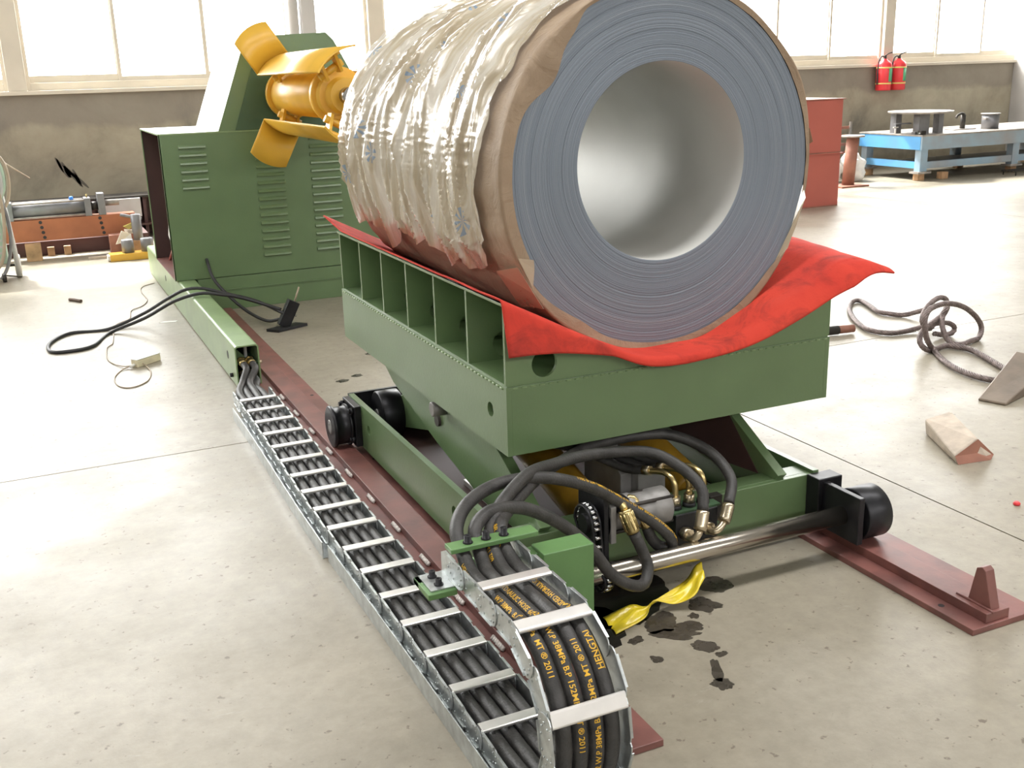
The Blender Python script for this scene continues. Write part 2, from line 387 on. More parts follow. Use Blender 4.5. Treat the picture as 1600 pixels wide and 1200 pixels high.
# windows: posts at every 3.78 m, four sliding sashes between
px = pier_xs()
for k in range(5):
    a, b_ = px[k]+.09, px[k+1]-.09
    f = MB(); f.box(a+.035, b_-.035, RY1+.04, RY1+.14, SILL, SILL+.075); f.box(a+.035, b_-.035, RY1+.04, RY1+.14, HEAD-.08, HEAD)
    f.box(a+.035, b_-.035, RY1+.04, RY1+.14, 3.35, 3.42)
    f.box(a, a+.035, RY1+.038, RY1+.142, SILL, HEAD); f.box(b_-.035, b_, RY1+.038, RY1+.142, SILL, HEAD)
    w = structure(f.build('window_%d' % (k+1), 'window_frame', bevel=.003))
    n = 4; sw = (b_-a)/n
    for q in range(n):
        yy = RY1+.07 if q % 2 else RY1+.10
        x0, x1 = a+q*sw-.012, a+(q+1)*sw+.012
        s = MB(); s.box(x0, x0+.035, yy, yy+.025, SILL+.075, 3.35); s.box(x1-.035, x1, yy, yy+.025, SILL+.075, 3.35)
        zb = SILL+.05+(.02 if q % 2 else .045)
        s.box(x0+.035, x1-.035, yy+.001, yy+.024, SILL+.075, zb+.05)
        so = s.build('sash', 'window_frame', w)
        MB().box(x0+.035, x1-.035, yy+.010, yy+.014, zb+.05, 3.35).build('pane', 'glass', so)
        MB().box(x0+.013, x1-.013, yy+.010, yy+.014, 3.42, HEAD-.08).build('pane', 'glass', w)
pt = MB()
for k, x in enumerate(px):
    structure(MB().box(x-.09, x+.09, RY1-.02, RY1+.2, SILL, HEAD).build('trim_%d' % (k+2), 'window_frame', bevel=.006))
wl = MB(); wl.box(RX0-.24, RX0, RY0, RY1, 0, 2.9); wl.box(RX0-.24, RX0, RY0, RY1, 4.9, RH); wl.box(RX0-.24, RX0, RY0, 8.0, 2.9, 4.9); wl.box(RX0-.24, RX0, 11.8, RY1, 2.9, 4.9)
structure(wl.build('wall_left', 'far_wall'))
structure(MB().box(RX1, RX1+.24, RY0, RY1, 0, RH).build('wall_right', 'far_wall'))
wf = MB(); wf.box(RX0, RX1, RY0-.24, RY0, 0, 3.9); wf.box(RX0, RX1, RY0-.24, RY0, 4.8, RH)
for k in range(-1, 7): wf.box(RX0+.2+k*3.4, RX0+.5+k*3.4, RY0-.24, RY0, 3.9, 4.8) if RX0+.2+k*3.4 > RX0 else None
structure(wf.build('wall_front', 'far_wall'))
ce = MB(); ce.box(RX0-.24, RX1+.24, RY0-.24, 1.8, RH, RH+.2); ce.box(RX0-.24, RX1+.24, 2.75, RY1+.24, RH, RH+.2)  # gap left for the added skylight that brightens the near floor
ce.box(RX0-.24, -3.2, 1.8, 2.75, RH, RH+.2); ce.box(11.2, RX1+.24, 1.8, 2.75, RH, RH+.2)
for k in range(5): ce.box(-.4+2.9*k, -.3+2.9*k, 1.8, 2.75, RH, RH+.2)
structure(ce.build('ceiling', 'ceiling'))
structure(MB().box(13.93, 14.75, 11.3, 12.0, 0, RH).build('wall_pillar_right', 'concrete_col', bevel=.01))

col = thing('square_column', 'pale mauve steel column in front of the window behind the green machine', 'column', (3.03, 11.85, 0))
MB().box(2.955, 3.105, 11.77, 11.93, 0.02, RH-.01).build('shaft', 'concrete_col', col, bevel=.006)
MB().box(2.90, 3.16, 11.71, 11.98, 0, .02).build('foot_plate', 'concrete_col', col)
dp = thing('downpipe', 'pale round downpipe standing left of the square column', 'pipe', (2.87, 11.86, 0))
MB().cyl((2.875, 11.86, 0), (2.875, 11.86, RH-.01), .062, 24).build('pipe', 'concrete_col', dp)
MB().lathe([(0, .064), (0, .078), (.05, .078), (.05, .064)], (2.875, 11.86, 2.9), 'Z', 24).build('socket', 'concrete_col', dp)

# ------------------------------------------------------------------ rails
def rail(name, label, xa, y0, y1, b0, b1, welds):
    t = thing('track_rail', label, 'rail', ((xa+xa+.25)/2, y0, 0))
    MB().box(xa, xa+.25, y0, y1, 0, .018).build('base_plate', 'maroon', t, bevel=.0015)
    MB().box(b0, b1, y0+.01, y1, .018, .046).build('rail_bar', 'maroon', t, bevel=.0015)
    w0 = None
    for y in welds:
        if w0 is None:
            w = MB(); random.seed(3)
            for k in range(7): w.tube([(b0-.010, y+k*.011, .0195), (b0-.001, y+k*.011+.003, .029)], [.0065, .005], 6)
            w0 = w.build('weld_bead', 'weld', t, at=(b0, y, .018))
        else: again(w0, (b0, y, .018))
    h = MB()
    for yy in (y0+.14, y0+1.1, y0+2.1, y0+3.1):
        for xx in (xa+.03, xa+.22): h.cyl((xx, yy, .0175), (xx, yy, .0186), .009, 14)
    h.build('bolt_hole', 'black_paint', t)
    return t
rl = rail('l', 'left maroon rail plate running beside the metal drag chain', .90, 1.765, 7.17, .985, 1.07, [2.0+.285*k for k in range(11)])
rr_ = rail('r', 'right maroon rail plate with upright stop block at its near end', 2.15, 1.795, 7.15, 2.208, 2.294, [])
MB().prism([(1.815, .046), (1.895, .046), (1.876, .150), (1.858, .158), (1.846, .150)], 'X', 2.235, 2.268).build('stop_block', 'maroon', rr_, bevel=.002)
MB().tube(spline([(2.231, 1.93, .047), (2.231, 1.88, .048), (2.231, 1.80, .047)]), .004, 6).build('weld_bead', 'maroon', rr_)

# ------------------------------------------------------------------ drag chain path
XC0, XC1 = .748, .915; ZL, RB, YB = .065, .183, 1.73; ZU = ZL+2*RB; YU = 2.03; YF = 4.86
S0 = YF-YB; S1 = S0+PI*RB; S2 = S1+(YU-YB)
def cpath(s, off=0.0):
    """point and tangent on the chain centre line in the YZ plane; off = outward offset"""
    if s < S0: return Vector((YF-s, ZL-off)), Vector((-1, 0))
    if s < S1:
        a = (s-S0)/RB; r = RB+off
        return Vector((YB-r*sin(a), ZL+RB-r*cos(a))), Vector((-cos(a), sin(a)))
    return Vector((YB+(s-S1), ZU+off)), Vector((1, 0))
def bow(y, z=0): return -.019*math.exp(-((y-3.3)/.75)**2) if z < .2 else 0.0
ch = thing('drag_chain', 'galvanised steel drag chain carrying black hoses from the duct to the coil car', 'cable chain', (.83, 3.2, 0))
PITCH = .0876; HH = .029
def link_poly():
    p = []
    L0, L1 = -.050, .056
    for k in range(9): a = PI/2+PI*k/8; p.append((L0+.022+.029*.75*cos(a), HH*sin(a)))
    for k in range(7): a = -PI/2+PI*k/6; p.append((L1-.015+.018*cos(a), HH*.93*sin(a)))
    return p
def link_mesh(side):
    mb = MB(); t = .0026
    mb.prism(link_poly(), 'X', -t/2, t/2)
    o = side*t
    for (u, w) in [(-.036, 0), (-.036, .016), (-.036, -.016), (-.022, .02), (-.022, -.02), (.012, .019), (.012, -.019), (.030, .012), (.030, -.012), (.040, 0)]:
        mb.cyl((o*.4, u, w), (o*1.25, u, w), .0026, 6)
    # folded lip along both long edges
    for w in (HH-.001, -HH+.001): mb.prism([(-.03, w-.001), (.035, w-.001), (.035, w+.001), (-.03, w+.001)], 'X', min(0, side*.005), max(0, side*.005))
    return mb
protoL = {}
nl = int(S2/PITCH)
for sd, X in ((-1, XC0), (1, XC1)):
    o0 = None
    for k in range(nl+1):
        s = .03+k*PITCH
        if s > S2: break
        p, tg = cpath(s); ang = math.atan2(tg.y, tg.x)
        x = X+(-.0016 if k % 2 else .0016)+bow(p.x, p.y)
        if o0 is None:
            o0 = link_mesh(sd).build('link_plate', 'galv', ch); o0.data.name = 'link_plate'
            base = o0
            o0.location = Vector((x, p.x, p.y))-Vector(ch.location); o0.rotation_euler = (ang, 0, 0)
        else: again(base, (x, p.x, p.y), (ang, 0, 0))
# cross bars: outer face and inner face
bar = MB(); prof = [(-.017, -.003), (-.014, -.0045), (.014, -.0045), (.017, -.003), (.017, .001), (.0155, .0035), (.0125, .0045), (-.0125, .0045), (-.0155, .0035), (-.017, .001)]
bar.prism(prof, 'X', -(XC1-XC0)/2+.002, (XC1-XC0)/2-.002)
b0 = bar.build('cross_bar', 'aluminium', ch)
first = True; sref = S1+.135
ks = [sref-.1752*k for k in range(0, 23)]
for s in ks:
    if s < .03: continue
    for off in (HH-.003, -HH+.003):
        if off < 0 and s > S0-.05: continue
        if off > 0 and s < S0-.3: continue
        p, tg = cpath(s, off); ang = math.atan2(tg.y, tg.x)
        if first: b0.location = Vector(((XC0+XC1)/2+bow(p.x, p.y), p.x, p.y))-Vector(ch.location); b0.rotation_euler = (ang, 0, 0); first = False
        else: again(b0, ((XC0+XC1)/2+bow(p.x, p.y), p.x, p.y), (ang, 0, 0))
# nylon runner clips that show as pale blocks between the bars
clip = MB(); clip.box(-.012, .012, -.004, .004, -.012, .012); clip.box(-.012, .012, .008, .016, -.012, .012); clip.box(-.012, .012, .020, .028, -.012, .012)
ck = clip.build('separator_clip', 'galv', ch); fc = True
for k in range(17):
    y = YF-.12-.1752*k
    if y < 1.8: break
    if fc: ck.location = Vector((.768, y, .045))-Vector(ch.location); fc = False
    else: again(ck, (.768+bow(y), y, .045))
# end feet bolted to the green bracket
for sd, X in ((-1, XC0), (1, XC1)):
    e = MB(); e.prism([(YU-.03, ZU-HH), (YU+.055, ZU-HH), (YU+.055, ZU+HH*.55), (YU+.03, ZU+HH), (YU-.03, ZU+HH)], 'X', X-.002, X+.002)
    if sd < 0:
        e.box(X-.062, X, YU-.035, YU+.05, ZU-HH-.003, ZU-HH)
    eo = e.build('end_foot', 'galv', ch)
    if sd < 0:
        for yy in (YU-.012, YU+.030):
            bm_ = MB(); bm_.lathe([(0, 0.0), (0, .011), (.002, .011), (.002, .0075), (.015, .0075), (.015, .0045), (.009, .0045), (.009, 0)], (X-.035, yy, ZU-HH), 'Z', 16)
            bm_.build('socket_bolt', 'black_steel', eo)

def angle_piece(y0, y1, x, label):
    g = MB(); n = 14; ring = []
    for i in range(n+1):
        y = y0+(y1-y0)*i/n; dx = bow(y)*.7
        g.v += [Vector((x+dx, y, .058)), Vector((x+dx+.003, y, .058)), Vector((x+dx+.003, y, .003)), Vector((.893, y, .003)), Vector((.893, y, 0)), Vector((x+dx, y, 0))]
    for i in range(n):
        for q in range(6): g.f.append([6*i+q, 6*i+(q+1) % 6, 6*i+6+(q+1) % 6, 6*i+6+q]); g.sm.append(False)
    g.f.append([0, 1, 2, 3, 4, 5]); g.f.append([6*n+q for q in (5, 4, 3, 2, 1, 0)]); g.sm += [False]*2
    o = g.build('guide_angle', 'galv'); tag(o, label, 'steel angle', None); return o
angle_piece(3.10, 4.72, .716, 'far galvanised guide angle the drag chain lies in')
angle_piece(1.20, 3.075, .727, 'near galvanised guide angle under the drag chain by the floor front')

# ------------------------------------------------------------------ hydraulic hoses (through the chain, then to motor and valve)
def hose_pts(x, tail):
    a = []
    if x in (.782, .853): a += [(.862 if x < .8 else .905, 5.17, .135), (.860 if x < .8 else .903, 5.10, .125), (x*.5+.43, 5.02, .085), (x, 4.90, ZL+.006)]
    else: a += [(.875 if x < .85 else .915, 5.24, .055), (.870 if x < .85 else .91, 5.12, .055), (x*.7+.26, 5.0, .062), (x, 4.88, ZL)]
    y = 4.7
    while y > YB+.05: a.append((x+bow(y)+random.uniform(-.002, .002), y, ZL+random.uniform(-.002, .002))); y -= .24
    for k in range(0, 13):
        p, _ = cpath(S0+(S1-S0)*k/12, random.uniform(-.002, .002)); a.append((x, p.x, p.y))
    a.append((x, 1.88, ZU-.004)); a.append((x, 1.98, ZU-.006))
    return spline(a+tail, .014)
HR = .0168
TEXT = 'HENGTAI   BRAIDED HYDRAULIC HOSE  602  13-2  W.P 38MPa  B.P 152MPa  MT ® 2011'
_tc = {}
def text_tris(body, size):
    if (body, size) in _tc: return _tc[(body, size)]
    cu = bpy.data.curves.new('t', 'FONT'); cu.body = body; cu.size = size; cu.resolution_u = 2; cu.offset = size*.012
    o = bpy.data.objects.new('t', cu); C.objects.link(o)
    dg = bpy.context.evaluated_depsgraph_get(); me = bpy.data.meshes.new_from_object(o.evaluated_get(dg))
    bm = bmesh.new(); bm.from_mesh(me); bmesh.ops.triangulate(bm, faces=bm.faces)
    for _ in range(2):
        le = [e for e in bm.edges if e.calc_length() > .0042]
        if not le: break
        bmesh.ops.subdivide_edges(bm, edges=le, cuts=1); bmesh.ops.triangulate(bm, faces=bm.faces)
    vs = [tuple(v.co) for v in bm.verts]; fs = [[v.index for v in f.verts] for f in bm.faces]; bm.free()
    bpy.data.objects.remove(o); bpy.data.curves.remove(cu); bpy.data.meshes.remove(me)
    _tc[(body, size)] = (vs, fs); return vs, fs
def wrap_text(path, r, body, s_at, size, hint, flip, parent, name='printed_text'):
    """letters laid on the hose surface: x runs along the hose from arc length s_at, y round it"""
    L = [0]
    for a, b in zip(path, path[1:]): L.append(L[-1]+(b-a).length)
    vs, fs = text_tris(body, size)
    def frame(s):
        s = max(0, min(L[-1]-1e-4, s)); lo, hi = 0, len(L)-1
        while hi-lo > 1:
            md = (lo+hi)//2
            if L[md] <= s: lo = md
            else: hi = md
        t = (s-L[lo])/max(1e-9, L[hi]-L[lo]); p = path[lo].lerp(path[hi], t)
        def tan(i): return (path[min(i+1, len(path)-1)]-path[max(i-1, 0)]).normalized()
        T = tan(lo).lerp(tan(hi), t).normalized(); return p, T
    out = []
    for x, y, z in vs:
        s = s_at+(-x if flip else x); p, T = frame(s)
        h = hint(p); h = (h-T*h.dot(T)).normalized(); w = T.cross(h)
        a = (y-size*.35)/r*(-1 if flip else 1)
        out.append(p+(h*cos(a)-w*sin(a))*(r+.0006))
    mb = MB(); mb.add(out, fs); o = mb.build(name, 'hose_print', parent, fix=False); o['kind'] = 'stuff'; return o
def outward(p):
    if p.y > YB or p.x > .95: return Vector((-.35, -.75, .6))
    return Vector((0, p.y-YB, p.z-(ZL+RB))).normalized()+Vector((-.15, 0, .1))
HOSES = [
 (.782, [(.789, 2.06, .448), (.800, 2.12, .478), (.858, 2.2, .495), (.955, 2.28, .494), (1.054, 2.32, .483), (1.157, 2.34, .46), (1.283, 2.36, .404), (1.396, 2.38, .326), (1.487, 2.375, .258), (1.551, 2.37, .196), (1.570, 2.385, .150), (1.540, 2.40, .150), (1.510, 2.40, .185), (1.495, 2.40, .225)], 'outermost black hydraulic hose arching highest from the chain bracket to the motor'),
 (.817, [(.830, 2.06, .448), (.839, 2.1, .478), (.898, 2.15, .489), (.997, 2.2, .461), (1.077, 2.22, .416), (1.16, 2.24, .349), (1.232, 2.25, .27), (1.29, 2.25, .187), (1.357, 2.26, .133), (1.416, 2.285, .112), (1.447, 2.315, .143), (1.432, 2.33, .201), (1.414, 2.34, .246)], 'black hydraulic hose sagging to the floor then rising to the motor elbow'),
 (.853, [(.863, 2.06, .449), (.889, 2.12, .466), (.954, 2.2, .484), (1.088, 2.33, .488), (1.22, 2.44, .455), (1.36, 2.52, .428), (1.50, 2.55, .405), (1.60, 2.53, .388), (1.665, 2.47, .345), (1.690, 2.41, .298), (1.672, 2.375, .244)], 'black hydraulic hose looping under the table to the left valve block port'),
 (.887, [(.890, 2.06, .449), (.904, 2.1, .471), (.966, 2.2, .456), (1.119, 2.36, .452), (1.28, 2.52, .424), (1.43, 2.62, .412), (1.60, 2.66, .402), (1.73, 2.64, .39), (1.82, 2.56, .345), (1.838, 2.47, .285), (1.782, 2.40, .235)], 'black hydraulic hose looping widest under the table to the right valve block port'),
]
random.seed(11)
hose_obj = []
for i, (x, tail, lab) in enumerate(HOSES):
    t = thing('hydraulic_hose', lab, 'hose', (x, 3.2, 0), 'hydraulic hoses in the drag chain')
    P = hose_pts(x, tail)
    MB().tube(P, HR, 14).build('hose_tube', 'hose_rubber', t)
    # brass swaged end at the duct
    d = (P[0]-P[2]).normalized()
    e = MB(); e.tube([P[0]-d*.002, P[0]+d*.05], .019, 12); e.tube([P[0]+d*.05, P[0]+d*.07], .021, 6); e.build('duct_fitting', 'brass', t)
    Ls = sum((b-a).length for a, b in zip(P, P[1:]))
    # arc length of the bend start
    acc = 0; sb = None
    for a, b in zip(P, P[1:]):
        acc += (b-a).length
        if sb is None and b.y < YB+.02: sb = acc
    if i == 0:
        wrap_text(P, HR, 'HENGTAI', sb+.22, .0185, outward, True, t)
        wrap_text(P, HR, 'W.P 38MPa  B.P 152MPa  MT ® 2011', sb+.69, .0165, outward, True, t)
        tl = 'HENGTAI'; wrap_text(P, HR, tl, Ls-1.22, .0165, lambda p: Vector((-1, -.8, .3)), True, t)
        wrap_text(P, HR, 'BRAIDED HYDRAULIC HOSE 602 13-2 W.P 38MPa B.P 152MPa MT ® 2011', Ls-.12, .0145, lambda p: Vector((-.1, -.45, 1)), True, t)
    elif i == 1:
        wrap_text(P, HR, 'HYDRAULIC HOSE 602 13-2 W.P 38MPa B.P 152MPa MT ® 2011', sb+.74, .0165, outward, True, t)
    elif i == 2:
        wrap_text(P, HR, 'BRAIDED HYDRAULIC HOSE 602 13-2 W.P 38MPa B.P 152MPa MT ® 2011', sb-.02, .0165, outward, False, t)
        wrap_text(P, HR, '602 13-2', sb+.86, .0155, lambda p: Vector((-1, -.8, .3)), False, t)
    else:
        wrap_text(P, HR, 'MT ® 2011', sb+.08, .0165, outward, False, t)
        wrap_text(P, HR, 'HENGTAI', sb+.43, .0185, outward, False, t); wrap_text(P, HR, '_______', sb+.43, .0185, outward, False, t, 'printed_underline')
        wrap_text(P, HR, 'BRAIDED HYDRAULIC', sb+.56, .0165, outward, False, t)
        wrap_text(P, HR, 'BRAIDED', sb+.96, .0155, lambda p: Vector((-1, -.8, .3)), True, t)
    hose_obj.append((t, P))
def ferrule(t, pts, nutdir, m1='zinc_yellow'):
    """swaged sleeve, bent tube and hexagon nut at a hose end"""
    Pp = spline(pts, .008); n = len(Pp); k = int(n*.42)
    sl = MB(); sl.tube(Pp[:k+1], .0195, 16)
    if m1 == 'brass':
        d = (Pp[k]-Pp[0]).normalized(); u = d.orthogonal().normalized(); w = d.cross(u)
        for q in range(10):
            a = 2*PI*q/10; o = (u*cos(a)+w*sin(a))*.0195
            sl.tube([Pp[1]+o, Pp[k-1]+o], .0022, 6)
    s = sl.build('sleeve', m1, t)
    MB().tube(Pp[k:], .0115, 12).build('elbow_tube', m1, t)
    e = Pp[-1]; nd = Vector(nutdir).normalized()
    nb = MB(); nb.tube([e-nd*.012, e+nd*.014], .021, 6); nb.tube([e+nd*.014, e+nd*.034], .014, 12); nb.build('hex_nut', m1, t)
t = hose_obj[1][0]; ferrule(t, [(1.414, 2.34, .246), (1.404, 2.355, .285), (1.396, 2.37, .322), (1.388, 2.385, .338), (1.395, 2.41, .330), (1.412, 2.425, .30)], (.3, .6, -.3), 'brass')
t = hose_obj[0][0]; ferrule(t, [(1.495, 2.40, .225), (1.480, 2.41, .262), (1.468, 2.42, .300), (1.455, 2.43, .31), (1.445, 2.43, .295)], (0, .5, -1), 'brass')
t = hose_obj[2][0]; ferrule(t, [(1.672, 2.375, .244), (1.655, 2.36, .205), (1.640, 2.355, .180), (1.630, 2.37, .165), (1.638, 2.405, .165)], (0, 1, 0))
t = hose_obj[3][0]; ferrule(t, [(1.782, 2.40, .235), (1.758, 2.385, .198), (1.735, 2.375, .178), (1.715, 2.38, .166), (1.716, 2.41, .168)], (0, 1, 0))

# ------------------------------------------------------------------ coil car
car = thing('coil_car', 'green hydraulic lift car with steel saddle table standing on rail wheels', 'coil car', (1.66, 3.2, 0))
TX0, TX1, TY0, TY1 = 1.14, 2.288, 2.575, 4.24
def plate_with_holes(mb, rect, holes, ax, a0, a1, n=22):
    """rectangle (u0,u1,w0,w1) with round holes through its thickness, triangulated by bmesh"""
    u0, u1, w0, w1 = rect
    def P(u, w, a): return {'X': (a, u, w), 'Y': (u, a, w), 'Z': (u, w, a)}[ax]
    loops = [[(u0, w0), (u1, w0), (u1, w1), (u0, w1)]]+[[(cu+r*cos(2*PI*k/n), cw+r*sin(2*PI*k/n)) for k in range(n)] for cu, cw, r in holes]
    flat_loops(mb, loops, P, a0, a1)
def flat_loops(mb, loops, P, a0, a1):
    bm = bmesh.new(); es = []
    for lp in loops:
        vs = [bm.verts.new((u, w, 0)) for u, w in lp]
        for i in range(len(vs)): es.append(bm.edges.new((vs[i], vs[(i+1) % len(vs)])))
    bmesh.ops.triangle_fill(bm, use_beauty=True, edges=es)
    bm.verts.index_update()
    vv = [(v.co.x, v.co.y) for v in bm.verts]; ff = [[v.index for v in f.verts] for f in bm.faces]; bm.free()
    mb.add([P(u, w, a0) for u, w in vv], [f[::-1] for f in ff]); mb.add([P(u, w, a1) for u, w in vv], ff)
    for lp in loops:
        n = len(lp); vs = [P(u, w, a0) for u, w in lp]+[P(u, w, a1) for u, w in lp]
        mb.add(vs, [(i, (i+1) % n, n+(i+1) % n, n+i) for i in range(n)], smooth=n > 6)
# table box: four skirt plates and a deck
tb = MB(); plate_with_holes(tb, (TY0, TY1, .445, .650), [(2.692, .556, .022)], 'X', TX0, TX0+.016)
tb.build('side_skirt', 'green', car)
tb = MB(); plate_with_holes(tb, (TY0, TY1, .445, .650), [(2.692, .556, .022)], 'X', TX1-.016, TX1); tb.build('side_skirt', 'green', car)
MB().box(TX0+.016, TX1-.016, TY0, TY0+.016, .445, .650).build('front_skirt', 'green', car, bevel=.001)
MB().box(TX0+.016, TX1-.016, TY1-.016, TY1, .445, .650).build('rear_skirt', 'green', car)
MB().box(TX0+.004, TX1-.004, TY0+.004, TY1-.004, .650, .656).build('table_deck', 'green', car)
w = MB(); random.seed(5)
for k in range(60):
    y = TY0+.02+k*.0272
    w.tube([(TX0-.001, y, .643), (TX0-.001, y+.018, .643+random.uniform(-.001, .001))], .0028, 6)
w.build('weld_seam', 'green_worn', car)
w = MB()
for k in range(40):
    x = TX0+.02+k*.0282
    w.tube([(x, TY0-.001, .645), (x+.016, TY0-.001, .645)], .0022, 6)
w.build('weld_seam', 'green_worn', car)
# ribs of the saddle
CX = 1.713
def rib_poly():
    return [(TX0+.001, .656), (TX1-.001, .656), (TX1-.001, .880), (CX+.143, .662), (CX-.143, .662), (TX0+.001, .880)]
rib = MB()
hol = [(1.262, .705, .040)]
flat_loops(rib, [rib_poly()]+[[(a+r*cos(2*PI*k/24), b+r*sin(2*PI*k/24)) for k in range(24)] for a, b, r in hol], lambda u, w, a: (u, a, w), -.006, .006)
r0 = rib.build('saddle_rib', 'dark_green', car); r0.location = Vector((0, TY0+.008, 0))-Vector(car.location)
base_off = Vector(r0.location)
for k in range(1, 7):
    c = r0.copy(); C.objects.link(c); c.location = base_off+Vector((0, (TY1-TY0-.03)/6*k, 0))
r0.data.materials[0] = MAT['green']
# saddle plates lying on the ribs
for sg in (-1, 1):
    xe = TX0-.002 if sg < 0 else TX1+.002
    p = [(CX+sg*.143, .658), (xe, .882), (xe, .890), (CX+sg*.150, .668)]
    MB().prism(p, 'Y', TY0-.006, TY1).build('saddle_plate', 'green_worn', car, bevel=.001)
# base frame
for sx_, nm in ((1.098, 'l'), (2.185, 'r')):
    fb = MB(); plate_with_holes(fb, (2.50, 4.10, .048, .232), [(3.84, .150, .020), (2.92, .150, .022)], 'X', sx_, sx_+.022); fb.build('side_beam', 'green', car)
    MB().box(sx_+(.022 if nm == 'l' else -.09), sx_+(.09+.022 if nm == 'l' else 0), 2.52, 4.08, .048, .060).build('beam_flange', 'dark_green', car)
MB().box(1.12, 2.185, 2.500, 2.520, .050, .222).build('front_beam', 'green', car, bevel=.002)
MB().box(1.12, 2.185, 2.520, 2.585, .210, .222).build('beam_flange', 'green', car, bevel=.001)
MB().box(1.098, 2.207, 4.10, 4.118, .048, .232).build('rear_beam', 'black_steel', car, bevel=.002)
MB().box(1.12, 2.185, 2.60, 4.09, .048, .056).build('floor_plate', 'maroon_dark', car)
MB().box(1.30, 1.42, 2.72, 3.35, .056, .075).build('polished_pad', 'aluminium', car, bevel=.002)
MB().box(1.93, 2.06, 2.72, 3.35, .056, .075).build('polished_pad', 'aluminium', car, bevel=.002)
MB().box(2.085, 2.11, 2.53, 3.4, .06, .215).build('inner_beam', 'green', car, bevel=.002)
MB().box(1.16, 1.30, 2.53, 2.70, .13, .165).build('corner_plate', 'green', car, bevel=.002)
MB().box(1.06, 1.12, 2.45, 2.52, .05, .20).build('corner_block', 'dark_green', car, bevel=.003)
# black end block and wheel plate on the right
MB().box(2.16, 2.255, 2.44, 2.50, .060, .225).build('corner_block', 'black_steel', car, bevel=.003)
MB().box(2.178, 2.200, 2.275, 2.44, .060, .215).build('wheel_plate', 'black_steel', car, bevel=.003)
MB().box(1.075, 1.097, 2.275, 2.44, .060, .215).build('wheel_plate', 'black_steel', car, bevel=.003)
MB().box(1.070, 1.098, 3.93, 4.10, .055, .225).build('wheel_plate', 'black_steel', car, bevel=.003)
MB().box(2.207, 2.228, 3.93, 4.10, .055, .225).build('wheel_plate', 'black_steel', car, bevel=.003)
for y, z in ((4.085, .20), (3.95, .205), (3.95, .085), (4.08, .075)):
    bo = MB(); bo.tube([(1.070, y, z), (1.056, y, z)], .015, 6); bo.tube([(1.056, y, z), (1.048, y, z)], .009, 10); bo.build('hex_bolt', 'black_steel', car)
# wheels (flanged) and axles
def wheel(x0, x1, y, z, r, lab=None):
    w_ = MB(); d = x1-x0
    w_.lathe([(0, .030), (0, r-.010), (.004, r), (.014, r), (.016, r-.008), (d-.012, r-.008), (d-.010, r), (d-.002, r), (d, r-.004), (d, .030)], (x0, y, z), 'X', 48)
    o = w_.build('wheel', 'black_steel', car)
    h = MB(); h.lathe([(-.002, 0), (-.002, .024), (0, .030), (.003, .030), (.003, 0)], (x0, y, z), 'X', 24)
    h.cyl((x0-.004, y, z+.012), (x0+.001, y, z+.012), .006, 10); h.build('hub_cap', 'cast_grey', o)
    return o
wheel(.988, 1.066, 4.02, .130, .086)
wheel(.988, 1.066, 2.35, .130, .086)
wheel(2.212, 2.292, 4.02, .130, .086)
wr = MB(); wr.lathe([(0, 0), (0, .080), (.004, .084), (.090, .084), (.094, .080), (.094, 0)], (2.214, 2.345, .132), 'X', 48); wr.build('wheel', 'black_steel', car)
ax = MB(); ax.cyl((1.066, 2.35, .135), (2.178, 2.35, .135), .029, 32); axo = ax.build('front_axle', 'chrome_worn', car)
MB().cyl((1.066, 4.02, .13), (1.10, 4.02, .13), .03, 24).build('stub_axle', 'black_steel', car)
MB().cyl((2.20, 4.02, .13), (2.215, 4.02, .13), .03, 24).build('stub_axle', 'black_steel', car)
# scissor arms
def arm(x0, x1, poly, mt='green'): return MB().prism(poly, 'X', x0, x1).build('scissor_arm', mt, car, bevel=.0015)
B = [(2.50, .235), (2.575, .150), (2.70, .13), (2.95, .165), (3.34, .235), (3.72, .33), (3.98, .44), (3.62, .44), (3.30, .44), (2.85, .44), (2.77, .375)]
B = [(2.50, .240), (2.57, .165), (2.93, .170), (3.33, .240), (3.80, .345), (4.00, .440), (2.92, .440), (2.755, .370)]
arm(1.200, 1.235, B); arm(2.045, 2.080, B)
Ap = [(4.18, .11), (4.16, .18), (3.60, .335), (3.0, .440), (2.70, .440), (2.72, .385), (3.33, .26), (4.02, .085)]
arm(1.275, 1.305, Ap); arm(1.975, 2.005, Ap)
MB().prism([(2.60, .215), (2.93, .18), (3.32, .25), (3.80, .355), (3.95, .438), (2.93, .438), (2.77, .372)], 'X', 2.0435, 2.0455).build('arm_web', 'maroon_dark', car)
for x0, x1 in ((1.19, 1.31), (1.97, 2.09)):
    MB().cyl((x0, 3.30, .335), (x1, 3.30, .335), .022, 24).build('pivot_pin', 'dark_iron', car)
MB().lathe([(0, 0), (0, .021), (.002, .026), (.05, .026), (.05, 0)], (1.150, 3.235, .40), 'X', 24).build('pivot_pin', 'cast_grey', car)
for x0 in (1.205, 1.98):
    r_ = MB(); r_.lathe([(0, 0), (0, .092), (.005, .098), (.088, .098), (.093, .092), (.093, 0)], (x0-.018 if x0 < 1.5 else x0+.03, 4.00, .156), 'X', 44)
    ro = r_.build('scissor_roller', 'black_steel', car)
    xq = x0-.018 if x0 < 1.5 else x0+.03; g = MB(); g.cyl((xq-.006, 4.00, .156), (xq+.001, 4.00, .156), .024, 20); g.cyl((xq-.008, 3.955, .128), (xq+.001, 3.955, .128), .013, 12); g.build('roller_cap', 'cast_grey', ro)
MB().cyl((1.24, 4.0, .142), (2.06, 4.0, .142), .018, 16).build('cross_shaft', 'dark_iron', car)
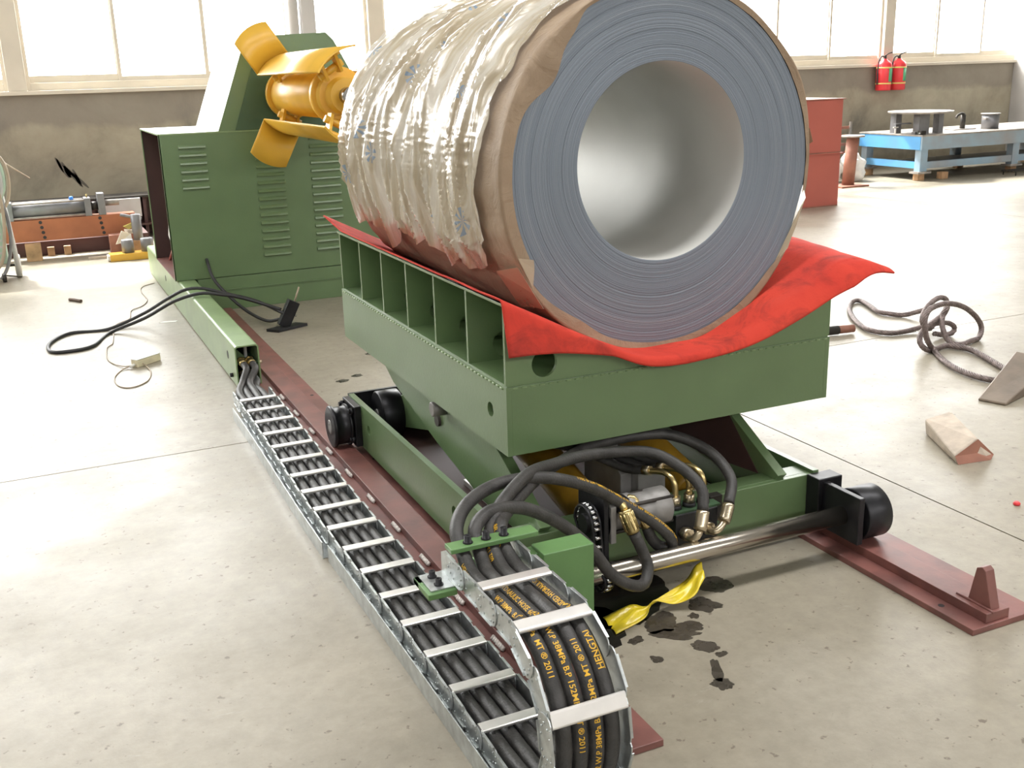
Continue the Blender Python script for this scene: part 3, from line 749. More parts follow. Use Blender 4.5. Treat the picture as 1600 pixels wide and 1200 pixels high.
# hydraulic cylinders
for x in (1.475, 1.86):
    a, b_ = Vector((x, 2.72, .155)), Vector((x, 3.36, .30)); d = (b_-a).normalized()
    c_ = MB(); c_.tube([a-d*.015, a, b_, b_+d*.02], [.058, .066, .066, .060], 32); co = c_.build('lift_cylinder', 'yellow_greasy', car)
    MB().cyl(b_+d*.02, b_+d*.28, .024, 20).build('piston_rod', 'roller_steel', co)
    MB().cyl((x-.07, 2.66, .14), (x+.07, 2.66, .14), .03, 20).build('clevis', 'yellow_greasy', co)
MB().box(1.40, 1.96, 2.90, 3.05, .36, .44).build('lift_crossmember', 'yellow_greasy', car, bevel=.004)
MB().prism([(2.66, .10), (2.90, .10), (2.90, .33), (2.76, .36), (2.66, .28)], 'X', 1.56, 1.60).build('steel_lug', 'cast_grey', car, bevel=.003)
MB().box(1.60, 1.70, 2.62, 2.80, .10, .30).build('guide_box', 'cast_grey', car, bevel=.004)
# hydraulic motor with sprocket
mo = MB().box(1.345, 1.362, 2.385, 2.54, .075, .345).build('motor_plate', 'black_steel', car, bevel=.003)
md_ = MB(); md_.lathe([(0, .0), (0, .062), (.02, .062), (.022, .046), (.06, .044), (.065, .056), (.10, .056), (.102, .050), (.16, .050), (.165, .056), (.215, .056), (.220, .050), (.22, 0)], (1.362, 2.44, .262), 'X', 32)
mo2 = md_.build('hydraulic_motor', 'cast_grey', car)
for k in range(4):
    a = PI/4+PI/2*k; MB().cyl((1.375, 2.44+.052*cos(a), .262+.052*sin(a)), (1.585, 2.44+.052*cos(a), .262+.052*sin(a)), .006, 8).build('tie_bolt', 'dark_iron', mo2)
MB().prism([(2.375, .205), (2.505, .205), (2.505, .318), (2.46, .335), (2.42, .335), (2.375, .318)], 'X', 1.362, 1.380).build('motor_flange', 'cast_grey', mo2, bevel=.003)
MB().box(1.395, 1.435, 2.395, 2.44, .285, .325).build('port_block', 'black_steel', mo2, bevel=.003)
sp = MB(); nt_ = 18
pl = []
for k in range(nt_*4):
    a = 2*PI*k/(nt_*4); pl.append((2.43+(.052 if k % 4 in (0, 1) else .045)*cos(a), .262+(.052 if k % 4 in (0, 1) else .045)*sin(a)))
sp.prism(pl, 'X', 1.312, 1.320); sp.cyl((1.300, 2.43, .262), (1.345, 2.43, .262), .028, 20)
sp.build('sprocket', 'black_steel', car)
# roller chain round the sprocket and down to the axle
cp = []
for k in range(11): a = PI*k/10; cp.append((2.43+.053*cos(a), .262+.053*sin(a)))
for k in range(1, 5): cp.append((2.377-.02*k/5, .262-.127*k/5))
for k in range(0, 9): a = PI+PI*k/8; cp.append((2.35+.04*cos(a)*-1 if False else 2.35+.045*cos(a), .135+.045*sin(a)))
for k in range(1, 5): cp.append((2.395+.088*k/5, .135+.127*k/5))
pc = MB()
r0_ = None
for i, (y, z) in enumerate(cp):
    if r0_ is None:
        q = MB(); q.cyl((-.009, 0, 0), (.009, 0, 0), .0065, 10); r0_ = q.build('chain_roller', 'roller_steel', car, at=(0, 0, 0))
        r0_.location = Vector((1.316, y, z))-Vector(car.location)
    else: again(r0_, (1.316, y, z))
for x in (1.304, 1.328): pc.tube([(x, y, z) for y, z in cp], .0045, 6, closed=True)
pc.build('chain_side_plates', 'black_steel', car)
spx = MB(); spx.lathe([(0, .029), (0, .044), (.012, .044), (.012, .029)], (1.310, 2.35, .135), 'X', 30); spx.build('sprocket', 'black_steel', car)
# valve block
vb = MB().box(1.612, 1.762, 2.425, 2.500, .120, .222).build('valve_block', 'black_paint', car, bevel=.003)
MB().box(1.765, 1.81, 2.47, 2.50, .15, .235).build('valve_bracket', 'dark_iron', car, bevel=.002)
MB().box(1.60, 1.775, 2.43, 2.505, .222, .228).build('valve_cover', 'dark_green', vb)
for i, x in enumerate((1.632, 1.682, 1.732)):
    nb = MB(); nb.tube([(x, 2.462, .228), (x, 2.462, .240)], .020, 16); nb.build('port_collar', 'black_paint', vb)
    e = MB(); e.tube([(x, 2.462, .238), (x, 2.462, .268)], .0175, 6); e.build('hex_nut', 'zinc_yellow', vb)
    Pp = spline([(x, 2.462, .262), (x, 2.464, .300), (x-.004, 2.478, .322), (x-.012, 2.51, .330), (x-.03, 2.56, .322)], .006)
    MB().tube(Pp, .0095, 12).build('elbow_tube', 'brass', vb)
    d = (Pp[-1]-Pp[-3]).normalized()
    MB().tube([Pp[-1]-d*.004, Pp[-1]+d*.022], .016, 6).build('hex_nut', 'zinc_yellow', vb)
    P = spline([Pp[-1]+d*.02, Pp[-1]+d*.10, (x-.16, 2.80, .34), (x-.20, 3.0, .30), (x-.1, 3.2, .2)], .02)
    tt = thing('short_hose', ['left', 'middle', 'right'][i]+' thin black hose rising from the three elbows on the valve block', 'hose', (x, 2.6, .3), 'short hoses on the valve block')
    MB().tube(P, .013, 12).build('hose_tube', 'hose_rubber', tt)
MB().tube([(1.66, 2.44, .285), (1.69, 2.45, .287)], .004, 8).build('bleed_screw', 'brass', vb)
MB().tube([(1.69, 2.45, .287), (1.705, 2.452, .288)], .011, 6).build('bleed_cap', 'white_plastic', vb)
# bracket that carries the drag chain
bk = MB(); bk.box(.968, 1.100, 2.000, 2.068, .12, .424); bko = bk.build('chain_bracket', 'green_bright', car, bevel=.002)
MB().box(.985, 1.09, 2.068, 2.50, .12, .20).build('bracket_arm', 'green_bright', car, bevel=.003)
MB().box(.690, 1.00, 2.02, 2.065, .424, .424+.010).build('bracket_bar', 'green_bright', car) if False else None
MB().box(XC0+.003, XC1+.055, 2.030, 2.072, .438+.022, .438+.034).build('hose_clamp_bar', 'green_bright', car, bevel=.002)
MB().box(XC0+.003, XC1+.055, 2.030, 2.072, .405, .416).build('hose_clamp_bar', 'green_bright', car, bevel=.002)
MB().box(.676, XC0-.003, 1.985, 2.085, .384, .3985).build('foot_tab', 'green_bright', car, bevel=.002)
MB().box(.676, .968, 2.05, 2.085, .384, .3985).build('foot_tab', 'green_bright', car, bevel=.002)
for x in (.80, .845, .89):
    s_ = MB(); s_.lathe([(0, 0), (0, .012), (.002, .012), (.002, .0085), (.018, .0085), (.018, .005), (.012, .005), (.012, 0)], (x, 2.05, .472), 'Z', 18)
    s_.build('socket_bolt', 'black_steel', car)

# ------------------------------------------------------------------ red mat in the saddle
def mat_z(x):
    zl = .894 if x < CX else .894
    d = abs(x-CX); z = .671+.52*.5*((d-.143)+math.sqrt((d-.143)**2+.0040))
    return z
EX = [Vector(p) for p in ((1.0, .757, 0), (1.118, .752, 0), (1.30, .738, 0), (1.50, .692, 0), (1.64, .660, 0), (1.78, .648, 0), (1.92, .668, 0), (2.09, .730, 0), (2.25, .797, 0), (2.47, .862, 0), (2.6, .89, 0))]
EXS = spline(EX, .01)
def edge_z(x):
    for a, b in zip(EXS, EXS[1:]):
        if x <= b.x: return a.y+(b.y-a.y)*(x-a.x)/max(1e-6, b.x-a.x)
    return EXS[-1].y
def mat_fn(u, v):
    # u across (x), v from back (0) to the front hang (1)
    yb, yf = 4.36, 2.548
    x = 1.118+u*(2.47-1.118)
    L = 1.87+.19*1.0
    ez = edge_z(x)
    hang = max(.03, (mat_z(min(x, 2.28))-ez)/.95)+.018*max(0, min(1, (x-1.75)/.35))
    tot = (yb-yf)+hang; s = v*tot
    z = mat_z(x)
    if x > 2.28: z = mat_z(2.28)-.02*((x-2.28)/.19)+.015*sin((x-2.28)*20)
    w = abs(.008*noise.noise(Vector((x*6, v*9, 2))))
    if s <= yb-yf:
        y = yb-s; q = 0
        z += w*(1 if y < 3 or x > 2.2 else .3)
        if x > 2.25: z += (.02*sin(y*4.2+1)+.015)*(x-2.25)/.2
        if y > 4.1: z += .035*(y-4.1)/.26
    else:
        q = s-(yb-yf); rho = .012+.075*max(0, min(1, (x-1.75)/.35)); am = R(73); arc = rho*am
        a_ = min(q/rho, am); y = yf-rho*sin(a_); z -= rho*(1-cos(a_))
        if q > arc: y -= (q-arc)*cos(am)*.9; z -= (q-arc)*sin(am)
        z += .0015*sin(x*18)
        rad = .02
    return (x, y, z)
mt_ = MB()
vv = [k/70*.90 for k in range(70)]+[.90+.10*k/30 for k in range(31)]
mt_.grid(lambda a, b: mat_fn(a, vv[int(round(b*(len(vv)-1)))]), 90, len(vv)-1)
mo_ = mt_.build('red_mat', 'felt', None, solid=.005)
mo_.location = (0, 0, 0)
tag(mo_, 'red felt mat with oily smudges spread over the saddle under the coil', 'mat')

# ------------------------------------------------------------------ steel coil with its wrapping
CC = Vector((1.712, 2.672, 1.230)); RO, RI, CL = .522, .287, 1.50
DZ_ = -.027; CP = CC+Vector((0, 0, DZ_))       # the loose outer wraps sag a little below the bore
coil = thing('steel_coil', 'large steel strip coil wrapped in kraft paper and printed clear film', 'coil', CC)
random.seed(21)
f = MB(); nr, ns = 110, 180
prof = []
for k in range(nr+1):
    r = RI+(RO-RI)*k/nr; prof.append((random.uniform(-.0004, .0004)+(.0012 if k % 23 == 0 else 0), r))
kk = 0
for i in range(nr):
    pass
f.lathe([(a, r) for a, r in prof], CC, 'Y', ns) if False else None
k0 = len(f.v)
for a, r in prof:
    for j in range(ns):
        t_ = 2*PI*j/ns; f.v.append(CC+Vector((r*cos(t_), a, r*sin(t_)+DZ_*(r-RI)/(RO-RI))))
for i in range(nr):
    for j in range(ns): f.f.append([i*ns+j, (i+1)*ns+j, (i+1)*ns+(j+1) % ns, i*ns+(j+1) % ns]); f.sm.append(False)
# outer skin and rear face
k1 = len(f.v)
for yy, r in ((0, RO), (CL, RO), (CL, RI)):
    for j in range(ns): t_ = 2*PI*j/ns; f.v.append(CC+Vector((r*cos(t_), yy, r*sin(t_)+DZ_*(r-RI)/(RO-RI))))
for i in range(2):
    for j in range(ns): f.f.append([k1+i*ns+j, k1+(i+1)*ns+j, k1+(i+1)*ns+(j+1) % ns, k1+i*ns+(j+1) % ns]); f.sm.append(i == 0)
f.build('wound_strip', 'strip_edges', coil, at=CC, fix=True)
g = MB()
for yy, r in ((.001, RI+.002), (.001, RI), (CL*.33, RI), (CL*.66, RI), (CL, RI)):
    for j in range(ns): t_ = 2*PI*j/ns; g.v.append(CC+Vector((r*cos(t_), yy, r*sin(t_))))
for i in range(4):
    for j in range(ns): g.f.append([i*ns+j, i*ns+(j+1) % ns, (i+1)*ns+(j+1) % ns, (i+1)*ns+j]); g.sm.append(i > 0)
go = g.build('bore_lining', 'bore_steel', coil, at=CC, fix=False); go['label'] = 'smooth silver innermost wrap of the coil'
# kraft paper
def loosen(t):      # degrees
    a = 0
    a += .006*math.exp(-((t-262)/20)**2)+.018*math.exp(-((t-228)/14)**2)+.020*math.exp(-((t-305)/16)**2)
    a += .030*math.exp(-((t-28)/14)**2)+.014*math.exp(-((t-58)/14)**2)
    return a
def foldin(t):
    def sm(a, b, x): x = max(0, min(1, (x-a)/(b-a))); return x*x*(3-2*x)
    a = .030*sm(118, 128, t)*(1-sm(205, 213, t))+.045*math.exp(-((t-143)/10)**2)
    a += .010*sm(213, 230, t)*(1-sm(318, 328, t))+.012*math.exp(-((t-236)/8)**2)
    return a
def paper_fn(u, v):
    t = u*360; tr_ = R(t)
    L = loosen(t)
    nz = noise.noise(Vector((cos(tr_)*3, sin(tr_)*3, v*2.2)))
    nz2 = noise.noise(Vector((cos(tr_)*9, sin(tr_)*9, v*5)))
    if v < .06:      # lip folded over the rim
        q = v/.06; r = RO-foldin(t)+(foldin(t)+.010+L*.55)*q; y = -.003-.004*q+.0025*nz2*(1-q)
        return CP+Vector((r*cos(tr_), y, r*sin(tr_)))
    q = (v-.06)/.94; y = -.007+(CL+.02)*q
    r = RO+.010+L*(.55+.45*min(1, q*6))*(1-.75*q)+.008*nz*min(1, q*8)+.007*nz2*min(1, q*14)
    return CP+Vector((r*cos(tr_), y, r*sin(tr_)))
pp = MB(); pp.grid(paper_fn, 260, 90); pp.build('kraft_paper', 'kraft', coil, at=CC, fix=False)
# printed clear film: tight folds running round the coil
F0, F1 = -42, 208
def film_fn(u, v):
    t = F0+(F1-F0)*u; tr_ = R(t)
    y0 = .095+.035*noise.noise(Vector((t*.03, 1, 0)))+.02*noise.noise(Vector((t*.12, 5, 0)))
    if t > 170: y0 += .10*((t-170)/44)*(1 if t < 200 else 1.15)
    y = y0+(CL+.045-y0)*v
    # ragged ends
    e = 1
    if t > 190: t += 11*noise.noise(Vector((y*5, 9, 0)))*((t-190)/18); tr_ = R(t)
    dr = y*6.5+.010*t*(1 if y < .8 else -.4)+.5*noise.noise(Vector((t*.02, y*3, 4)))
    f1_ = noise.noise(Vector((dr*.8, t*.010, 3.1))); f2_ = noise.noise(Vector((dr*1.9, t*.016, 8.2))); f3_ = noise.noise(Vector((dr*4.6, t*.03, 1.2)))
    f4_ = noise.noise(Vector((y*9, t*.16, 6.6)))
    rg = (1-abs(f1_)*3.0); rg2 = (1-abs(f2_)*3.2); rg3 = 1-abs(f3_)*3
    d = .026*max(0, rg)**1.8+.017*max(0, rg2)**2.5+.004*max(0, rg3)**2+.0015*f4_
    # short cross creases in a band at the waist
    if 158 < t < 184:
        w5 = noise.noise(Vector((y*3.2, t*.75, 2.2))); d += .003*max(0, 1-abs(w5)*4)**2*sin((t-158)/26*PI)
    r = RO+.018+d*(.5 if v < .04 else 1)
    if y > CL-.02: r -= (y-CL+.02)*.5
    if t > 200: r += (t-200)/14*.012
    return CP+Vector((r*cos(tr_), y, r*sin(tr_)))
fm = MB(); NU, NV = 420, 190; fm.grid(film_fn, NU, NV)
fo = fm.build('clear_film', 'film', coil, at=CC, fix=False)
uvl = fo.data.uv_layers.new(name='uv'); vi = [l.vertex_index for l in fo.data.loops]
for k, i in enumerate(vi):
    iu, iv = divmod(i, NV+1); uvl.data[k].uv = ((iu/NU)*(F1-F0)/360*2*PI*RO/.19, (iv/NV)*CL/.19)
# scraps: torn ends of paper and film on the rim
def flap(name, pts, mt, lab=None):
    mb = MB(); n = len(pts); mb.add(pts, [list(range(n))]); o = mb.build(name, mt, coil, at=CC, solid=.0012)
    if lab: o['label'] = lab
def rimpt(deg, r, y): return CP+Vector((r*cos(R(deg)), y, r*sin(R(deg))))
flap('torn_paper', [rimpt(8, .520, .03), rimpt(11, .535, -.01), rimpt(6, .560, .01), rimpt(4, .545, .04)], 'kraft')
flap('film_scrap', [rimpt(-8, .523, .0), rimpt(-12, .533, -.012), rimpt(-30, .533, -.01), rimpt(-38, .522, .0), rimpt(-30, .520, .01)], 'film')
flap('film_scrap', [rimpt(203, .528, -.012), rimpt(206, .49, -.022), rimpt(209, .50, -.018), rimpt(214, .531, -.012)], 'film')
flap('film_scrap', [rimpt(206, .535, .0), rimpt(216, .538, -.010), rimpt(222, .543, -.004), rimpt(223, .56, .14), rimpt(208, .56, .12)], 'film')

# ------------------------------------------------------------------ green cable duct
du = thing('cable_duct', 'long green steel box duct lying on the floor left of the rails', 'duct', (.885, 6.5, 0))
DX0, DX1, DZ = .828, .948, .225
def rrect(x0, x1, z0, z1, r, n=5):
    p = []
    for cx_, cz_, a0 in ((x1-r, z1-r, 0), (x0+r, z1-r, 90), (x0+r, z0+r, 180), (x1-r, z0+r, 270)):
        for k in range(n+1): a = R(a0+90*k/n); p.append((cx_+r*cos(a), cz_+r*sin(a)))
    return p
o_, i_ = rrect(DX0, DX1, 0, DZ, .016), rrect(DX0+.007, DX1-.007, .007, DZ-.007, .010)
db = MB(); n = len(o_)
for yy in (5.20, 9.0):
    for p in (o_, i_): db.v += [Vector((x, yy, z)) for x, z in p]
for k in range(n):
    j = (k+1) % n
    db.f.append([k, j, 2*n+j, 2*n+k]); db.f.append([n+j, n+k, 3*n+k, 3*n+j]); db.f.append([j, k, n+k, n+j]); db.f.append([2*n+k, 2*n+j, 3*n+j, 3*n+k]); db.sm += [False]*4
dbo = db.build('duct_body', 'green_worn', du)
MB().box(DX0+.007, DX1-.007, 5.22, 5.90, .125, .131).build('divider_plate', 'dark_green', du)
for yy in (5.42, 7.9):
    hh = MB(); hh.lathe([(-.0012, 0), (-.0012, .022), (.001, .022), (.001, 0)], (DX0, yy, .135), 'X', 24); hh.build('round_hole', 'black_paint', du)
MB().tube([(DX0+.001, 5.32, .050), (DX0-.016, 5.32, .050)], .012, 6).build('hex_bolt', 'black_steel', du)
MB().tube([(DX1-.001, 5.24, .120), (DX1+.016, 5.24, .120)], .010, 6).build('hex_bolt', 'zinc_yellow', du)
MB().prism([(DX0+.01, .135), (DX0+.07, .135), (DX0+.012, .20)], 'Y', 5.32, 5.36).build('gusset', 'green_worn', du)
MB().box(DX0+.07, DX0+.085, 5.34, 5.37, .131, .215).build('strut', 'aluminium', du)

# ------------------------------------------------------------------ decoiler
de = thing('decoiler', 'large green decoiler cabinet with yellow expanding mandrel behind the coil', 'decoiler', (1.9, 7.7, 0))
BX0, BX1, BY0, BY1, BZ0, BZ1 = .815, 3.05, 7.20, 8.25, .228, 1.170
MB().box(BX0, BX1, BY0, BY0+.008, BZ0, BZ1).build('front_panel', 'green', de)
MB().box(BX0, BX1, BY1-.008, BY1, BZ0, BZ1).build('back_panel', 'maroon_dark', de)
MB().box(BX0-.004, BX1, BY0-.003, BY1, BZ1, BZ1+.010).build('top_panel', 'green_worn', de, bevel=.001)
MB().box(BX1-.008, BX1, BY0, BY1, BZ0, BZ1).build('side_panel', 'green', de)
MB().box(BX0, BX1, BY0+.008, BY1-.008, BZ0, BZ0+.006).build('cabinet_floor', 'maroon', de)
MB().box(1.55, 1.56, BY0+.01, BY1-.01, BZ0+.006, BZ1).build('inner_partition', 'maroon_dark', de)
MB().box(BX0, BX0+.006, BY0, BY0+.02, BZ0, BZ1).build('edge_trim', 'green_worn', de)
MB().box(BX0, BX0+.006, BY1-.02, BY1, BZ0, BZ1).build('edge_trim', 'green_worn', de)
MB().prism([(8.06, .42), (7.86, .36), (7.62, .66), (7.74, .74)], 'X', .90, .904).build('tilted_sheet', 'white_plastic', de)
MB().tube([(.895, 8.10, .236), (.92, 7.60, .50)], .010, 8).build('inner_pipe', 'primer_red', de)
MB().box(.955, 3.03, BY0+.02, BY1, 0, BZ0).build('plinth', 'green', de)
MB().box(.957, 3.02, BY0-.004, BY0+.02, 0, .222).build('base_channel', 'green', de, bevel=.003)
MB().box(1.10, 3.02, BY0-.012, BY0-.004, .135, .142).build('channel_lip', 'green', de)
# column
cpoly = [(1.195, BZ1+.010), (1.400, 1.700), (1.460, 1.765), (1.960, 1.785), (2.010, 1.735), (2.30, BZ1+.010)]
MB().prism(cpoly, 'Y', BY0+.002, 8.15).build('column', 'green', de, bevel=.002)
MB().prism([(1.305, BZ1+.012), (1.460, 1.60), (1.9, 1.60), (2.1, BZ1+.012)], 'Y', BY0-.006, BY0+.002).build('bearing_plate', 'dark_green', de)
# louvres
def louvres(x0, x1, zs):
    w_ = x1-x0; o0 = None
    for z in zs:
        if o0 is None:
            l = MB(); n = 6
            pr = [(0, -.010), (-.012, -.010), (-.015, -.006), (-.010, .004), (-.003, .012), (0, .014)]
            l.prism(pr, 'X', x0, x1); o0 = l.build('louvre', 'green', de, at=(x0, 0, 0))
            for v in o0.data.vertices: pass
            o0.location = Vector((x0, BY0, z))-Vector(de.location)
        else: again(o0, (x0, BY0, z))
louvres(.930, 1.100, [1.090-.052*k for k in range(6)])
louvres(1.415, 1.600, [.990-.0535*k for k in range(13)])
louvres(1.785, 1.985, [1.105-.0535*k for k in range(15)])
# mandrel
MX, MZ = 1.64, 1.40
dr_ = MB(); dr_.lathe([(0, 0), (0, .10), (-.10, .13), (-1.42, .13), (-1.42, .10), (-1.50, .09), (-1.50, 0)], (MX, 7.19, MZ), 'Y', 40)
dro = dr_.build('mandrel_drum', 'yellow', de)
MB().cyl((MX, 5.69, MZ), (MX, 5.60, MZ), .045, 24).build('mandrel_shaft', 'chrome_worn', dro)
for k, y in enumerate((6.98, 5.85)):
    MB().lathe([(0, .13), (0, .155), (.05, .155), (.05, .13), (0, .13)], (MX, y, MZ), 'Y', 40).build('collar', 'yellow', dro)
def segment(ang):
    mb = MB(); rr0, th = .255, .010; y0, y1 = 5.42, 6.90; a0, a1 = ang-29, ang+29; n = 18
    outl = []
    def P(a, r, y): return Vector((MX+r*cos(R(a)), y, MZ+r*sin(R(a))))
    k = len(mb.v)
    for i in range(n+1):
        a = a0+(a1-a0)*i/n
        mb.v += [P(a, rr0, y0), P(a, rr0, y1), P(a, rr0-th, y1), P(a, rr0-th, y0)]
    for i in range(n):
        b_ = k+4*i
        for q in range(4): mb.f.append([b_+q, b_+(q+1) % 4, b_+4+(q+1) % 4, b_+4+q]); mb.sm.append(q in (0, 2))
    mb.f.append([k, k+1, k+2, k+3]); mb.f.append([k+4*n+3, k+4*n+2, k+4*n+1, k+4*n]); mb.sm += [False]*2
    so = mb.build('mandrel_segment', 'yellow', de)
    # flared tail: same arc pushed outward along the segment's own radius
    fl_ = MB(); d = Vector((cos(R(ang)), 0, sin(R(ang))))*.225; t_ = Vector((0, .010, 0))
    k = 0
    for i in range(n+1):
        a = a0+(a1-a0)*i/n
        p = P(a, rr0-.004, y1-.01); q = p+d+Vector((0, .03, 0)); fl_.v += [p, q, q+t_, p+t_]
    for i in range(n):
        b_ = 4*i
        for q in range(4): fl_.f.append([b_+q, b_+(q+1) % 4, b_+4+(q+1) % 4, b_+4+q]); fl_.sm.append(q in (0, 2))
    fl_.f.append([0, 1, 2, 3]); fl_.f.append([4*n+3, 4*n+2, 4*n+1, 4*n]); fl_.sm += [False]*2
    fl_.build('flared_tail', 'yellow', so)
    # two links with pins
    u = Vector((cos(R(ang)), 0, sin(R(ang)))); w_ = Vector((-sin(R(ang)), 0, cos(R(ang))))
    for yy in (6.80, 5.70):
        l = MB()
        for sgn in (-1, 1):
            c0 = Vector((MX, yy, MZ))+u*.12+w_*.045*sgn; c1 = Vector((MX, yy-.10, MZ))+u*.245+w_*.045*sgn
            h = w_*.008
            a_, b2 = Vector((0, .04, 0)), u*.0
            vs = [c0-a_-h, c0+a_-h, c1+a_-h, c1-a_-h, c0-a_+h, c0+a_+h, c1+a_+h, c1-a_+h]
            l.add(vs, [(0, 1, 2, 3), (7, 6, 5, 4), (0, 4, 5, 1), (1, 5, 6, 2), (2, 6, 7, 3), (3, 7, 4, 0)])
        l.tube([Vector((MX, yy-.03, MZ))+u*.16-w_*.075, Vector((MX, yy-.03, MZ))+u*.16+w_*.075], .020, 8)
        l.tube([Vector((MX, yy-.09, MZ))+u*.225-w_*.075, Vector((MX, yy-.09, MZ))+u*.225+w_*.075], .018, 8)
        l.build('toggle_link', 'yellow', so)
for a in (122, 244, 3): segment(a)

# ------------------------------------------------------------------ limit switch stand and cables behind the car
sw_ = thing('switch_stand', 'black tilted switch box on a flat foot on the floor before the green cabinet', 'switch', (1.35, 6.42, 0))
MB().prism([(1.225, 6.40), (1.285, 6.33), (1.49, 6.42), (1.43, 6.49)], 'Z', 0, .018).build('foot', 'black_paint', sw_, bevel=.002)
hb = MB(); p0, p1 = Vector((1.335, 6.42, .018)), Vector((1.415, 6.42, .168)); ax_ = (p1-p0).normalized(); u = Vector((0, 1, 0)); w_ = ax_.cross(u)
vs = []
for p in (p0, p1):
    for a, b_ in ((-1, -1), (1, -1), (1, 1), (-1, 1)): vs.append(p+u*.028*a+w_*.036*b_)
hb.add(vs, [(0, 3, 2, 1), (4, 5, 6, 7), (0, 1, 5, 4), (1, 2, 6, 5), (2, 3, 7, 6), (3, 0, 4, 7)]); hb.build('switch_box', 'black_steel', sw_, bevel=.003)
MB().tube([p1+Vector((.005, 0, -.005)), p1+Vector((.04, 0, .085))], .0055, 8).build('lever_rod', 'wire_tan', sw_)
MB().tube([p0+ax_*.09-w_*.04, p0+ax_*.09-w_*.052], .007, 8).build('gland', 'roller_steel', sw_)
c1 = [(1.345, 6.40, .10), (1.226, 6.647, .15), (1.034, 6.654, .22), (.925, 6.74, .246), (.819, 6.75, .25), (.714, 6.833, .19), (.579, 7.048, .07), (.342, 6.968, .010), (.124, 6.983, .010), (-.002, 6.76, .010), (-.002, 6.53, .010), (.10, 6.487, .010), (.227, 6.549, .010), (.353, 6.86, .010), (.561, 6.80, .09), (.726, 6.66, .2), (.874, 6.59, .246), (.982, 6.53, .24), (1.142, 6.56, .19), (1.335, 6.44, .12)]
tag(MB().tube(spline(c1, .03), .0105, 10).build('black_cable', 'cable_black'), 'black cable looping out over the duct and back to the switch box', 'cable', None)
c2 = [(1.029, 7.198, .357), (1.045, 7.10, .24), (1.108, 7.0, .143), (1.188, 6.8, .06), (1.27, 6.6, .025), (1.33, 6.44, .06)]
tag(MB().tube(spline(c2, .03), .0105, 10).build('black_cable', 'cable_black'), 'black cable coming out of the cabinet front down to the switch box', 'cable', None)
tp = MB().prism([(.66, 7.02), (.76, 6.99), (.78, 7.03), (.70, 7.05)], 'Z', 0, .002).build('paper_scrap', 'white_plastic'); tag(tp, 'small white paper scrap on the floor left of the green duct', 'paper')
cb = thing('connector_box', 'small cream terminal box with tan wires on the left floor', 'connector', (.465, 6.0, 0))
u = Vector((.185, .14, 0)).normalized(); w_ = Vector((-u.y, u.x, 0)); c_ = Vector((.470, 5.99, 0)); vs = []
for z in (0, .040):
    for a, b_ in ((-1, -1), (1, -1), (1, 1), (-1, 1)): vs.append(c_+u*.085*a+w_*.024*b_+Vector((0, 0, z)))
MB().add(vs, [(0, 3, 2, 1), (4, 5, 6, 7), (0, 1, 5, 4), (1, 2, 6, 5), (2, 3, 7, 6), (3, 0, 4, 7)]).build('box_body', 'cream', cb, bevel=.004)
vs = [v+Vector((0, 0, .0005)) for v in vs[4:]]+[v+Vector((0, 0, .005)) for v in vs[4:]]
MB().add(vs, [(0, 3, 2, 1), (4, 5, 6, 7), (0, 1, 5, 4), (1, 2, 6, 5), (2, 3, 7, 6), (3, 0, 4, 7)]).build('box_lid', 'white_plastic', cb, bevel=.002)
MB().tube([c_-u*.084+Vector((0, 0, .015)), c_-u*.115+Vector((0, 0, .012))], .009, 8).build('cable_gland', 'white_plastic', cb)
w1 = [(.377, 5.93, .012), (.33, 5.90, .004), (.283, 5.756, .004), (.288, 5.589, .004), (.344, 5.517, .004), (.431, 5.60, .004), (.47, 5.78, .004), (.456, 5.92, .012), (.44, 5.955, .02)]
MB().tube(spline(w1, .02), .0035, 6).build('wire_loop', 'wire_tan', cb)
w2 = [(.801, 8.49, .005), (.699, 8.377, .005), (.672, 8.166, .005), (.677, 7.84, .005), (.619, 7.624, .005), (.536, 7.509, .005), (.503, 7.256, .005), (.443, 7.163, .005), (.386, 7.052, .005), (.36, 6.765, .005), (.334, 6.547, .005), (.3, 6.48, .005), (.282, 6.206, .005), (.305, 6.066, .005), (.345, 5.97, .008), (.375, 5.935, .012)]
MB().tube(spline(w2, .03), .0035, 6).build('lead_wire', 'wire_tan', cb)

